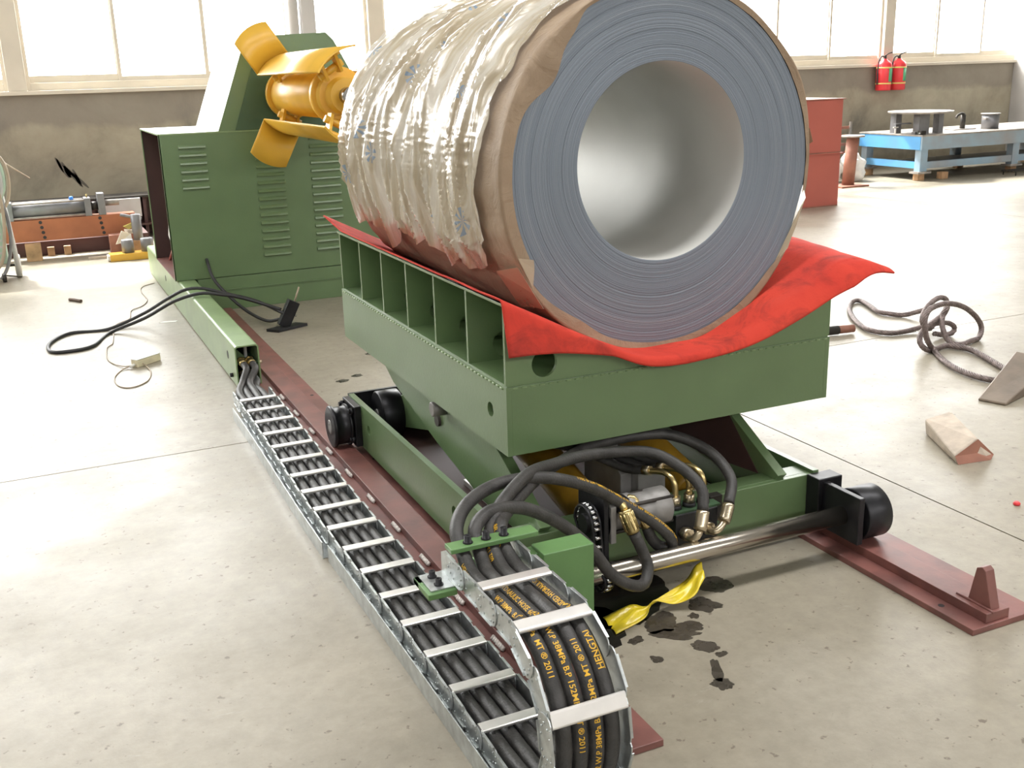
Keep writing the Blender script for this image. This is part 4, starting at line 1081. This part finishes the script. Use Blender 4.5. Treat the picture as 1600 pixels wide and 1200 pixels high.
# ------------------------------------------------------------------ floor litter on the right
def wire_rope(pts, r, name, label):
    P = spline(pts, .012); mb = MB(); n = 6
    T = [(P[min(i+1, len(P)-1)]-P[max(i-1, 0)]).normalized() for i in range(len(P))]
    u = T[0].orthogonal().normalized(); L = 0; fr = []
    for i in range(len(P)):
        u = (u-T[i]*u.dot(T[i])).normalized(); fr.append((u.copy(), T[i].cross(u), L))
        if i < len(P)-1: L += (P[i+1]-P[i]).length
    for k in range(n):
        st_ = [P[i]+(fr[i][0]*cos(2*PI*k/n+fr[i][2]*2*PI/.11)+fr[i][1]*sin(2*PI*k/n+fr[i][2]*2*PI/.11))*r*.58 for i in range(len(P))]
        mb.tube(st_, r*.42, 6)
    o = mb.build(name, 'rope_steel'); return tag(o, label, 'wire rope')
rope = [(4.123, 3.374, 0.017), (4.065, 3.462, 0.017), (4.065, 3.608, 0.017), (4.128, 3.782, 0.017), (4.251, 3.98, 0.017), (4.183, 3.97, 0.088), (4.156, 3.97, 0.181), (4.183, 3.98, 0.237), (4.268, 4.0, 0.255), (4.375, 4.02, 0.249), (4.516, 4.05, 0.207), (4.636, 4.07, 0.135), (4.697, 4.08, 0.065), (4.662, 4.06, 0.017), (4.578, 4.03, 0.017), (4.474, 4.0, 0.017), (4.443, 4.04, 0.017), (4.437, 4.08, 0.044), (4.446, 4.12, 0.095), (4.484, 4.16, 0.136), (4.523, 4.17, 0.184), (4.719, 4.372, 0.08), (4.664, 4.378, 0.05), (4.561, 4.366, 0.03), (4.419, 4.367, 0.017), (4.328, 4.383, 0.017), (4.289, 4.464, 0.017), (4.312, 4.587, 0.017), (4.435, 4.803, 0.017), (4.578, 4.989, 0.017), (4.718, 5.118, 0.017), (4.788, 5.13, 0.017), (4.745, 5.007, 0.017), (4.663, 4.835, 0.017), (4.676, 4.748, 0.017), (4.725, 4.68, 0.017), (4.803, 4.608, 0.05)]
wire_rope(rope, .0155, 'wire_rope', 'tangled grey steel wire rope lying on the right floor')
rope2 = [(4.209, 3.407, 0.017), (4.298, 3.597, 0.017), (4.384, 3.787, 0.017), (4.423, 3.909, 0.018), (4.393, 3.986, 0.02), (4.37, 4.02, 0.017), (4.289, 4.0, 0.017), (4.228, 4.0, 0.017), (4.194, 4.02, 0.049), (4.216, 4.05, 0.086), (4.302, 4.1, 0.11), (4.412, 4.15, 0.12), (4.516, 4.2, 0.131), (4.569, 4.22, 0.162), (4.568, 4.22, 0.207), (4.495, 4.2, 0.236), (4.406, 4.18, 0.216), (4.332, 4.15, 0.177), (4.298, 4.12, 0.133), (4.439, 4.2, 0.066), (4.467, 4.2, 0.088), (4.53, 4.2, 0.088), (4.585, 4.2, 0.078), (4.625, 4.2, 0.049), (4.61, 4.2, 0.02), (4.548, 4.2, 0.017), (4.473, 4.2, 0.034)]
wire_rope(rope2, .0155, 'wire_rope', 'shorter end of steel rope running under the steel wedge at the right edge')
pb = thing('steel_bar', 'round dark bar end lying on the floor just right of the green table', 'bar', (4.0, 4.55, 0))
MB().cyl((3.55, 4.63, .03), (4.10, 4.55, .03), .026, 20).build('shaft', 'dark_iron', pb)
MB().cyl((4.10, 4.55, .03), (4.20, 4.535, .03), .023, 20).build('turned_end', 'rust_brown', pb)
wd = thing('steel_wedge', 'brown angled steel offcut at the right edge under the wire rope', 'offcut', (4.0, 3.3, 0))
MB().add([(3.80, 3.28, 0), (3.845, 3.165, 0), (4.34, 3.32, 0), (4.28, 3.50, 0), (3.80, 3.28, .012), (3.845, 3.165, .012), (4.34, 3.32, .11), (4.28, 3.50, .12)],
         [(0, 3, 2, 1), (4, 5, 6, 7), (0, 1, 5, 4), (1, 2, 6, 5), (2, 3, 7, 6), (3, 0, 4, 7)]).build('offcut_body', 'brown_steel', wd, bevel=.006)
wk = thing('wood_chunk', 'pale split wood chunk lying alone on the right floor', 'wood', (3.28, 2.9, 0))
wv = [(3.10, 2.74, 0), (3.25, 2.72, 0), (3.30, 2.75, .005), (3.21, 2.755, .085), (3.10, 2.76, .03),
      (3.26, 3.06, 0), (3.43, 3.00, 0), (3.44, 3.04, .02), (3.38, 3.05, .085), (3.27, 3.08, .06)]
MB().add(wv, [(0, 4, 3, 2, 1), (5, 6, 7, 8, 9), (0, 1, 6, 5), (1, 2, 7, 6), (2, 3, 8, 7), (3, 4, 9, 8), (4, 0, 5, 9)]).build('bark_side', 'wood_pale', wk, bevel=.008)
MB().add([(3.102, 2.738, 0.001), (3.25, 2.716, 0.001), (3.298, 2.745, .006), (3.21, 2.750, .083), (3.102, 2.756, .03), (3.20, 2.742, .03)], [(0, 1, 5), (1, 2, 5), (2, 3, 5), (3, 4, 5), (4, 0, 5)]).build('cut_end', 'rust_brown', wk)
rd = MB(); rd.lathe([(0, 0), (0, .011), (.006, .013), (.012, .008), (.012, 0)], (2.98, 2.365, 0), 'Z', 10); tag(rd.build('red_pellet', 'red_paint'), 'tiny red plastic pellet on the floor near the right edge', 'debris')
st_ = MB(); st_.tube(spline([(.17, 8.13, .012), (.20, 8.10, .012), (.245, 8.02, .012)], .01), .011, 8); tag(st_.build('dark_stub', 'brown_debris'), 'short dark stub lying on the bright left floor', 'debris')
# yellow tape
tl = [((1.314, 2.34, .004), (1.302, 2.243, .004)), ((1.397, 2.327, .030), (1.415, 2.277, .008)), ((1.445, 2.318, .018), (1.455, 2.300, .038)), ((1.506, 2.313, .045), (1.52, 2.284, .022)), ((1.596, 2.343, .055), (1.568, 2.262, .045)), ((1.625, 2.345, .088), (1.600, 2.275, .066)), ((1.650, 2.345, .100), (1.625, 2.29, .078))]
A_ = spline([a for a, b in tl], .008); B_ = spline([b for a, b in tl], .008); n = min(len(A_), len(B_))
A_ = [A_[int(i*(len(A_)-1)/(n-1))] for i in range(n)]; B_ = [B_[int(i*(len(B_)-1)/(n-1))] for i in range(n)]
ty = MB(); ty.grid(lambda u, v: A_[int(round(u*(n-1)))].lerp(B_[int(round(u*(n-1)))], v)+Vector((0, 0, .006*sin(v*9+u*14)*v*(1-v)*4)), n-1, 10)
tag(ty.build('plastic_strip', 'tape_yellow', None, solid=.001), 'crumpled yellow plastic strip lying on the oily floor beside the axle', 'plastic strip')
# oil drips and stains
def stain(x, y, rx, ry, rot, k, mt='stain'):
    n = 40; pts = []; ry *= 1.5
    for i in range(n):
        a = 2*PI*i/n; q = 1+.45*noise.noise(Vector((cos(a)*1.3+k*7, sin(a)*1.3, k)))+.18*noise.noise(Vector((cos(a)*5+k*7, sin(a)*5, k)))
        u_, w_ = rx*q*cos(a), ry*q*sin(a); pts.append((x+u_*cos(rot)-w_*sin(rot), y+u_*sin(rot)+w_*cos(rot)))
    o = MB().prism(pts, 'Z', -.0005, .0008).build('oil_stain', mt)
    return tag(o, 'dark oil drip dried on the concrete floor', 'stain', 'oil drips on the floor')
sl = [(1.72, 2.36, .055, .028, .2, 'big oil drip just right of the yellow strip end'), (1.45, 2.25, .06, .026, .6, 'oil drip under the middle of the yellow strip'), (1.445, 2.175, .07, .018, -.5, 'long oil drip below the yellow strip'),
      (1.615, 2.275, .05, .028, -.9, 'curved oil drip below the tape end'), (1.505, 2.19, .04, .018, -.4, 'oil drip right of the long one'), (1.485, 2.085, .038, .018, -.7, 'upper blob of the lower right drip trail'),
      (1.445, 1.975, .060, .010, 1.1, 'thin middle streak of the lower right drip trail'), (1.42, 1.912, .028, .018, 0, 'lowest blob of the lower right drip trail'), (1.335, 2.087, .017, .012, 0, 'lone round drip below the yellow strip'),
      (1.335, 2.195, .025, .012, .4, 'small drip left beneath the yellow strip'), (1.55, 2.235, .016, .010, 0, 'small round drip between the larger ones'), (1.50, 2.03, .018, .008, .2, 'small drip beside the trail')]
for k, (x, y, a, b_, r_, lab) in enumerate(sl): stain(x, y, a, b_, r_, k)['label'] = lab
o = stain(1.40, 2.44, .20, .10, .15, 31, 'oil_pool'); o['label'] = 'large wet black oil pool under the motor'
o = stain(1.22, 2.33, .15, .09, .3, 35, 'oil_pool'); o['label'] = 'wet oil patch behind the chain bracket post'
for k, (x, y, a, lab) in enumerate([(1.63, 5.55, .035, 'upper dark spot of three behind the left rear wheel'), (1.43, 5.15, .03, 'middle dark spot of three behind the left rear wheel'), (1.335, 5.09, .032, 'lower dark spot of three behind the left rear wheel')]):
    stain(x, y, a, a*.55, .3, 50+k)['label'] = lab

# ------------------------------------------------------------------ right background
cbn = None
for k, (z0, z1, lab) in enumerate(((0.0, .565, 'lower red-brown steel box of the stack behind the coil'), (.565, 1.128, 'upper red-brown steel box of the stack behind the coil'))):
    t = thing('steel_cabinet', lab, 'steel box', (7.5, 9.4, z0))
    MB().box(7.0, 7.995, 9.0, 9.9, z0+.012, z1-.010).build('box_body', 'primer_red', t, bevel=.003)
    MB().box(6.98, 8.02, 8.985, 9.915, z1-.010, z1).build('box_lid', 'primer_red' if k == 0 else 'rust_brown', t, bevel=.001)
    MB().box(7.0, 7.995, 9.0, 9.9, z0, z0+.012).build('base_rim', 'rust_brown', t)
ps = thing('steel_post', 'brown steel post on a foot plate with round cap right of the steel boxes', 'post', (9.39, 10.35, 0))
MB().cyl((9.35, 10.36, .02), (9.39, 10.36, .60), .075, 24).build('post_tube', 'rust_brown', ps)
MB().lathe([(0, 0), (0, .14), (.02, .14), (.02, 0)], (9.39, 10.36, .60), 'Z', 28).build('round_cap', 'steel_plate', ps)
MB().box(9.12, 9.55, 10.20, 10.52, 0, .02).build('foot_plate', 'rust_brown', ps)
def blob(name, c, r, mt, parent, seed):
    def fn(u, v):
        a, b_ = u*2*PI, (v-.5)*PI; d = Vector((cos(a)*cos(b_), sin(a)*cos(b_), sin(b_)))
        q = 1+.35*noise.noise(d*2+Vector((seed, 0, 0)))+.12*noise.noise(d*6+Vector((seed, 3, 0)))
        p = Vector(c)+Vector((d.x*r[0], d.y*r[1], d.z*r[2]))*q; p.z = max(.002, p.z); return p
    return MB().grid(fn, 28, 16).build(name, mt, parent)
tag(blob('plastic_sack', (9.35, 10.85, .20), (.26, .18, .26), 'rubbish_white', None, 2), 'white crumpled sack on the floor between the boxes and the post', 'sack')
tag(blob('plastic_sack', (9.80, 10.80, .15), (.17, .14, .20), 'rubbish_white', None, 5), 'white crumpled sack on the floor right of the post', 'sack')
tag(blob('cloth_bundle', (9.50, 11.05, .42), (.18, .12, .10), 'sack_teal', None, 9), 'teal cloth bundle on top of the white sacks', 'cloth')
rk = thing('wire_rack', 'dark slatted metal rack against the wall behind the sacks', 'rack', (9.7, 11.35, 0))
for k in range(6): MB().box(9.35, 10.2, 11.32, 11.34, .08+.11*k, .115+.11*k).build('slat', 'rust_brown', rk)
for x in (9.35, 9.75, 10.18): MB().box(x, x+.03, 11.30, 11.32, 0, .72).build('upright', 'steel_plate', rk)
# blue worktable
TXa, TXb, TYa, TYb, TZ = 10.39, 13.6, 10.22, 11.35, .575
wt = thing('work_table', 'heavy blue welded steel work table by the right wall', 'table', (12.0, 10.8, 0))
MB().box(TXa, TXb, TYa, TYb, TZ-.02, TZ).build('table_top', 'steel_plate', wt, bevel=.002)
MB().box(TXa+.01, TXb-.01, TYa+.005, TYa+.03, .39, TZ-.02).build('front_apron', 'blue_grey', wt)
MB().box(TXa+.005, TXa+.03, TYa+.03, TYb-.01, .39, TZ-.02).build('side_apron', 'blue', wt)
MB().box(TXa+.01, TXb-.01, TYb-.03, TYb-.005, .39, TZ-.02).build('back_apron', 'blue_grey', wt)
for x in (TXa+.03, 12.05, TXb-.15):
    for y in (TYa+.03, TYb-.13):
        MB().box(x, x+.12, y, y+.10, .115, .39).build('leg', 'blue_grey', wt, bevel=.003)
        MB().box(x-.05, x+.17, y-.03, y+.13, .09, .115).build('foot_plate', 'steel_plate', wt)
MB().box(TXa+.05, TXb-.05, TYa+.04, TYa+.10, .15, .235).build('front_stretcher', 'blue_grey', wt)
MB().box(TXa+.04, TXa+.10, TYa+.10, TYb-.10, .15, .235).build('side_stretcher', 'blue', wt)
MB().box(TXa+.15, TXb-.05, TYa+.2, TYb-.1, .16, .18).build('lower_shelf', 'grey_metal', wt)
for k, (x, y) in enumerate(((10.42, 10.27), (10.80, 10.24), (12.1, 10.3), (10.45, 11.22), (13.45, 10.3), (13.45, 11.2), (12.1, 11.2))):
    o = MB().box(x, x+.11, y, y+.09, 0, .09).build('wood_block', 'wood', None, bevel=.004)
    tag(o, ['wood block under the near left foot of the blue table', 'pale wood block just right of the near left table foot', 'wood block under the middle front foot of the blue table', 'wood block under the far left foot of the blue table', 'wood block under the right front foot of the blue table', 'wood block under the right rear foot of the blue table', 'wood block under the middle rear foot of the blue table'][k], 'block', 'wood blocks under the blue table')
cp_ = MB(); cp_.tube(spline([(10.30, 10.20, .56), (10.32, 10.19, .545), (10.37, 10.195, .54), (10.41, 10.20, .556)], .01), .008, 6)
ft = thing('turntable_fixture', 'round bright steel plate fixture on stubby posts on the blue table', 'fixture', (10.65, 10.5, TZ))
MB().lathe([(0, 0), (0, .40), (.022, .405), (.022, 0)], (10.66, 10.55, .835), 'Z', 40).build('round_plate', 'steel_plate', ft, bevel=.001)
for x, y, w_ in ((10.50, 10.40, .11), (10.86, 10.42, .05), (10.45, 10.75, .06), (10.84, 10.72, .05)): MB().box(x, x+w_*1.6, y, y+.10, TZ, .835).build('post', 'grey_metal', ft)
MB().box(10.25, 10.52, 10.55, 10.60, .70, .715).build('side_shelf', 'grey_metal', ft)
cy_ = thing('steel_canister', 'short grey steel cylinder standing at the right end of the blue table', 'canister', (11.9, 10.5, TZ))
MB().cyl((11.92, 10.55, TZ), (11.92, 10.55, .765), .11, 28).build('cylinder_wall', 'grey_metal', cy_); MB().lathe([(0, 0), (0, .125), (.012, .125), (.012, 0)], (11.92, 10.55, .765), 'Z', 28).build('lid', 'steel_plate', cy_)
MB().box(11.78, 11.83, 10.50, 10.55, .70, .72).build('side_lug', 'steel_plate', cy_)
cl_ = thing('hook_clamp', 'small dark hooked clamp standing on the blue table left of the canister', 'clamp', (11.55, 10.6, TZ))
MB().cyl((11.58, 10.7, TZ), (11.58, 10.7, .77), .035, 14).build('stem', 'dark_iron', cl_); MB().tube(spline([(11.60, 10.7, .77), (11.54, 10.69, .785), (11.46, 10.68, .765), (11.43, 10.68, .73)], .01), .016, 8).build('hook', 'dark_iron', cl_)
MB().box(11.35, 11.75, 10.62, 10.78, TZ, TZ+.012).build('clamp_base', 'steel_plate', cl_)
jk = MB()
for (x, y, z, a) in ((10.22+.22, 10.42, TZ+.02, .02),): pass
sc = thing('small_vice', 'small dark machine parts on the near corner of the blue table', 'vice', (10.5, 10.3, TZ))
MB().box(10.42, 10.50, 10.27, 10.33, TZ, TZ+.05).build('vice_jaw', 'dark_iron', sc, bevel=.004); MB().box(10.30+.12, 10.47, 10.38, 10.44, TZ, TZ+.035).build('vice_body', 'grey_metal', sc, bevel=.004)
MB().cyl((10.40, 10.30, TZ+.02), (10.50, 10.30, TZ+.02), .012, 10).build('vice_screw', 'roller_steel', sc)
tp_ = thing('tap_fitting', 'tiny pale tap fitting on the far left corner of the blue table', 'fitting', (10.45, 11.1, TZ))
MB().cyl((10.45, 10.75, TZ), (10.45, 10.75, TZ+.07), .012, 10).build('stem', 'rubbish_white', tp_); MB().box(10.41, 10.49, 10.74, 10.76, TZ+.07, TZ+.085).build('handle', 'rubbish_white', tp_)
cf = thing('tread_grate', 'low dark wire grate lying on the floor under the right of the blue table', 'grate', (12.0, 10.0, 0))
for k in range(5): MB().box(11.75, 12.6, 9.93+.05*k, 9.94+.05*k, .055, .065).build('rod', 'dark_iron', cf)
for x in (11.78, 12.55):
    for y in (9.935, 10.13): MB().box(x, x+.012, y, y+.01, 0, .055).build('foot', 'dark_iron', cf)
MB().box(11.75, 11.765, 9.93, 10.14, .045, .055).build('rod', 'dark_iron', cf); MB().box(12.57, 12.585, 9.93, 10.14, .045, .055).build('rod', 'dark_iron', cf)

# fire extinguishers hung on the wall
def extinguisher(x, z, lab):
    t = thing('fire_extinguisher', lab, 'fire extinguisher', (x, 11.90, z), 'fire extinguishers under the window')
    b_ = MB(); b_.lathe([(0, 0), (0, .098), (.012, .106), (.345, .106), (.385, .085), (.41, .04), (.43, .035), (.43, 0)], (x, 11.885, z), 'Z', 28); b_.build('tank', 'red_paint', t)
    lb = MB(); lb.grid(lambda u, v: (x+.1075*cos(R(-95+75*u)), 11.885+.1075*sin(R(-95+75*u)), z+.12+.19*v), 10, 2); lb.build('label', 'label_green', t, solid=.001)
    for zz in (.085, .30): MB().lathe([(0, .106), (0, .110), (.018, .110), (.018, .106), (0, .106)], (x, 11.885, z+zz), 'Z', 28).build('band', 'label_yellow', t)
    h = MB(); h.box(x-.015, x+.015, 11.87, 11.90, z+.43, z+.47); h.tube(spline([(x, 11.885, z+.47), (x+.04, 11.86, z+.50), (x+.10, 11.85, z+.515)], .01), .008, 8); h.build('valve', 'dark_iron', t)
    MB().tube(spline([(x-.01, 11.88, z+.455), (x-.08, 11.87, z+.46), (x-.125, 11.87, z+.38), (x-.122, 11.88, z+.20), (x-.118, 11.88, z+.08)], .02), .010, 8).build('discharge_hose', 'cable_black', t)
    MB().box(x-.03, x+.03, 11.975, 12.0, z+.05, z+.12).build('wall_hook', 'dark_iron', t)
extinguisher(11.262, 1.088, 'left red fire extinguisher hung on the wall under the window post')
extinguisher(11.525, 1.088, 'right red fire extinguisher hung on the wall under the window post')

# ------------------------------------------------------------------ left background
def dir_beam(): pass
ob = thing('orange_beam', 'rusty orange steel beam with bolt holes lying by the back wall', 'beam', (.3, 10.35, .16))
MB().box(-1.2, .88, 10.30, 10.45, .165, .355).build('beam_web', 'beam_orange', ob, bevel=.003)
hm = MB()
for x0 in (.075, .575):
    for k in range(4): hm.lathe([(-.001, 0), (-.001, .015), (.001, .015), (.001, 0)], (x0+.006*k, 10.30, .330-.045*k), 'Y', 14)
hm.build('bolt_hole', 'black_paint', ob)
hc = thing('pneumatic_cylinder', 'long grey cylinder with flanged ends resting on the orange beam', 'cylinder', (.2, 10.38, .355))
MB().cyl((-.155, 10.375, .435), (.46, 10.375, .435), .068, 28).build('barrel', 'grey_metal', hc)
for z, y in ((.375, 10.31), (.498, 10.31), (.375, 10.44), (.498, 10.44)): MB().cyl((-.17, y, z), (.50, y, z), .009, 8).build('tie_rod', 'steel_plate', hc)
for x in (-.19, .46): MB().box(x, x+.055, 10.30, 10.45, .356, .515).build('end_cap', 'grey_metal', hc, bevel=.003)
MB().box(.575, .635, 10.30, 10.45, .356, .548).build('flange', 'grey_metal', hc, bevel=.003)
MB().cyl((.515, 10.375, .435), (.575, 10.375, .435), .04, 18).build('neck', 'dark_iron', hc); MB().cyl((.635, 10.375, .455), (.76, 10.375, .455), .028, 16).build('rod_end', 'steel_plate', hc)
MB().lathe([(0, 0), (0, .018), (.025, .018), (.03, .01), (.03, 0)], (.357, 10.33, .508), 'Z', 12).build('blue_plug', 'blue_cap', hc)
MB().cyl((.49, 10.375, .515), (.49, 10.375, .545), .008, 8).build('fitting', 'brass', hc)
wbk = [(-.08, 10.22, .13, .10, .155, 'pale wood block under the left of the orange beam'), (.72, 10.05, .16, .14, .13, 'wood block at the right end of the orange beam'), (.10, 10.47, .06, .05, .08, 'small wood block in the shade under the beam'), (.24, 10.47, .06, .05, .08, 'second small wood block in the shade under the beam')]
for x, y, w_, d_, h_, lab in wbk: tag(MB().box(x, x+w_, y, y+d_, 0, h_).build('wood_block', 'wood', None, bevel=.004), lab, 'block', 'wood blocks by the orange beam')
tag(MB().box(.42, .62, 10.02, 10.08, 0, .02).build('wood_strip', 'wood_pale'), 'thin pale strip of wood on the floor below the orange beam', 'wood strip')
yb = thing('yellow_bar', 'flat yellow bar on the floor left of the green cabinet', 'bar', (.78, 9.8, 0))
MB().box(.585, 1.30, 9.78, 9.92, 0, .062).build('bar_body', 'yellow', yb, bevel=.003); MB().box(.565, .585, 9.79, 9.91, .01, .05).build('end_piece', 'rubbish_white', yb)
for x, y, z, h_, r_, lab in ((.745, 9.84, .062, .115, .052, 'left grey steel round weight standing on the yellow bar'), (.91, 9.84, .062, .115, .055, 'right grey steel round weight standing on the yellow bar'), (.865, 10.12, 0, .36, .045, 'tall grey steel cylinder behind the yellow bar')):
    c_ = MB(); c_.lathe([(0, 0), (0, r_), (h_-.004, r_), (h_, r_-.004), (h_, 0)], (x, y, z), 'Z', 24); tag(c_.build('round_weight', 'grey_metal'), lab, 'weight', 'grey round weights by the yellow bar')
sc_ = [([(.66, 10.0, .12), (.72, 9.98, .24), (.80, 10.02, .20), (.80, 10.0, .14)], 'white_plastic', 'pale bent sheet scrap leaning by the round weights'), ([(.75, 10.12, .26), (.86, 10.10, .30), (.87, 10.20, .26), (.80, 10.20, .22)], 'label_yellow', 'pale yellow sheet scrap on top of the scrap heap'), ([(.76, 10.10, .20), (.88, 10.10, .19), (.88, 10.22, .21), (.76, 10.22, .22)], 'wood_pale', 'flat pale board in the scrap heap')]
for pts, mt, lab in sc_: tag(MB().add(pts, [(0, 1, 2, 3)]).build('sheet_scrap', mt, None, solid=.006), lab, 'scrap')
tag(MB().tube([(.74, 10.16, .36), (.92, 10.18, .31)], .014, 8).build('pipe_scrap', 'grey_metal'), 'grey pipe end poking over the scrap heap', 'pipe')
tag(MB().box(.62, .90, 10.10, 10.24, .02, .19).build('scrap_crate', 'rust_brown', None, bevel=.004), 'low rusty crate under the scrap heap beside the cabinet', 'crate')
tag(MB().box(.62, 1.02, 11.15, 11.20, .22, .40).build('grey_board', 'pvc_grey'), 'grey board leaning by the wall behind the orange beam', 'board')
tag(MB().box(-1.3, 1.0, 10.55, 11.1, 0, .13).build('shade_slab', 'maroon_dark', None, bevel=.006), 'dark flat slab added for the shade on the floor behind the orange beam', 'shade slab')  # dark slab added where the floor behind the beam is only in shade
sf = thing('low_shelf', 'low dark shelf along the wall behind the orange beam', 'shelf', (.9, 11.4, 0))
MB().box(-1.5, 1.6, 11.22, 11.55, .40, .42).build('shelf_board', 'dark_iron', sf)
for x in (-1.4, -.2, .56, 1.05, 1.56): MB().box(x, x+.03, 11.25, 11.5, 0, .40).build('upright', 'maroon_dark', sf)
MB().box(-1.5, 1.6, 11.5, 11.52, 0, .40).build('back_board', 'maroon_dark', sf)
MB().box(-1.5, 1.6, 11.22, 11.5, .12, .14).build('shelf_board', 'maroon_dark', sf)
sm_ = MB(); random.seed(4)
for k in range(9):
    x = .36+.022*k+random.uniform(-.01, .01); z = .70-.022*k; a = R(-60+random.uniform(-14, 14)); l = random.uniform(.05, .13); w_ = random.uniform(.010, .022)
    pts = [(x+l*cos(a)*math.cos(q)-w_*sin(a)*math.sin(q), z+l*sin(a)*math.cos(q)+w_*cos(a)*math.sin(q)) for q in [2*PI*i/12 for i in range(12)]]
    sm_.prism(pts, 'Y', 11.9985, 12.0005)
so = sm_.build('soot_smear', 'soot', bpy.data.objects['wall_back']); so['kind'] = 'stuff'
# welding cart at the left edge
ct = thing('hose_cart', 'pale green trolley draped with looped hoses at the left edge', 'trolley', (-.28, 9.4, 0))
MB().box(-.62, -.21, 9.28, 9.62, .14, .78).build('cart_body', 'cart_green', ct, bevel=.01)
for k in range(9): MB().box(-.60, -.23, 9.272, 9.279, .22+.05*k, .235+.05*k).build('vent_slot', 'pvc_grey', ct)
MB().tube([(-.19, 9.30, .78), (-.155, 9.30, .30), (-.14, 9.30, .06)], .018, 10).build('frame_tube', 'pvc_grey', ct)
MB().tube([(-.21, 9.45, .10), (-.13, 9.45, .10)], .010, 8).build('wheel_axle', 'dark_iron', ct)
MB().lathe([(0, 0), (0, .085), (.006, .092), (.040, .092), (.046, .085), (.046, 0)], (-.17, 9.45, .093), 'X', 28).build('wheel', 'pvc_grey', ct)
MB().lathe([(0, 0), (0, .035), (.03, .035), (.03, 0)], (-.27, 9.24, .037), 'X', 18).build('caster', 'dark_iron', ct)
MB().tube([(-.24, 9.26, .05), (-.16, 9.3, .03)], .006, 6).build('foot_bar', 'dark_iron', ct)
hl = [([(-.32, 9.3, .99), (-.24, 9.28, 1.0), (-.16, 9.26, .92), (-.15, 9.26, .76), (-.19, 9.26, .66), (-.26, 9.26, .58)], 'cart_green', 'pale green hose looped just inside the widest one on the trolley'), ([(-.30, 9.26, .80), (-.215, 9.23, .76), (-.19, 9.23, .6), (-.20, 9.23, .42), (-.24, 9.23, .2), (-.30, 9.23, .10)], 'wire_tan', 'tan hose hanging down the middle of the trolley front'), ([(-.30, 9.3, 1.03), (-.20, 9.28, 1.02), (-.13, 9.27, .93), (-.115, 9.27, .78), (-.15, 9.27, .62), (-.22, 9.27, .55)], 'wire_tan', 'tan hose looped widest over the trolley'),
      ([(-.30, 9.28, .95), (-.22, 9.26, .95), (-.17, 9.25, .86), (-.18, 9.25, .70), (-.24, 9.25, .60)], 'pvc_grey', 'grey hose looped inside the tan one on the trolley'),
      ([(-.30, 9.26, .90), (-.22, 9.24, .85), (-.20, 9.24, .70), (-.165, 9.24, .50), (-.17, 9.24, .30), (-.22, 9.24, .12), (-.28, 9.22, .03)], 'grey_metal', 'long grey hose hanging down the trolley front to the floor'),
      ([(-.30, 9.28, .85), (-.25, 9.26, .82), (-.24, 9.26, .70), (-.28, 9.26, .60)], 'cable_black', 'short black cable on the trolley')]
for pts, mt, lab in hl: tag(MB().tube(spline(pts, .03), .013, 8).build('draped_hose', mt), lab, 'hose', 'hoses draped on the trolley')
tag(MB().tube([(-.20, 9.4, .98), (.045, 10.6, .70)], .006, 6).build('thin_rod', 'wire_tan'), 'thin pale rod slanting from the trolley toward the wall', 'rod')
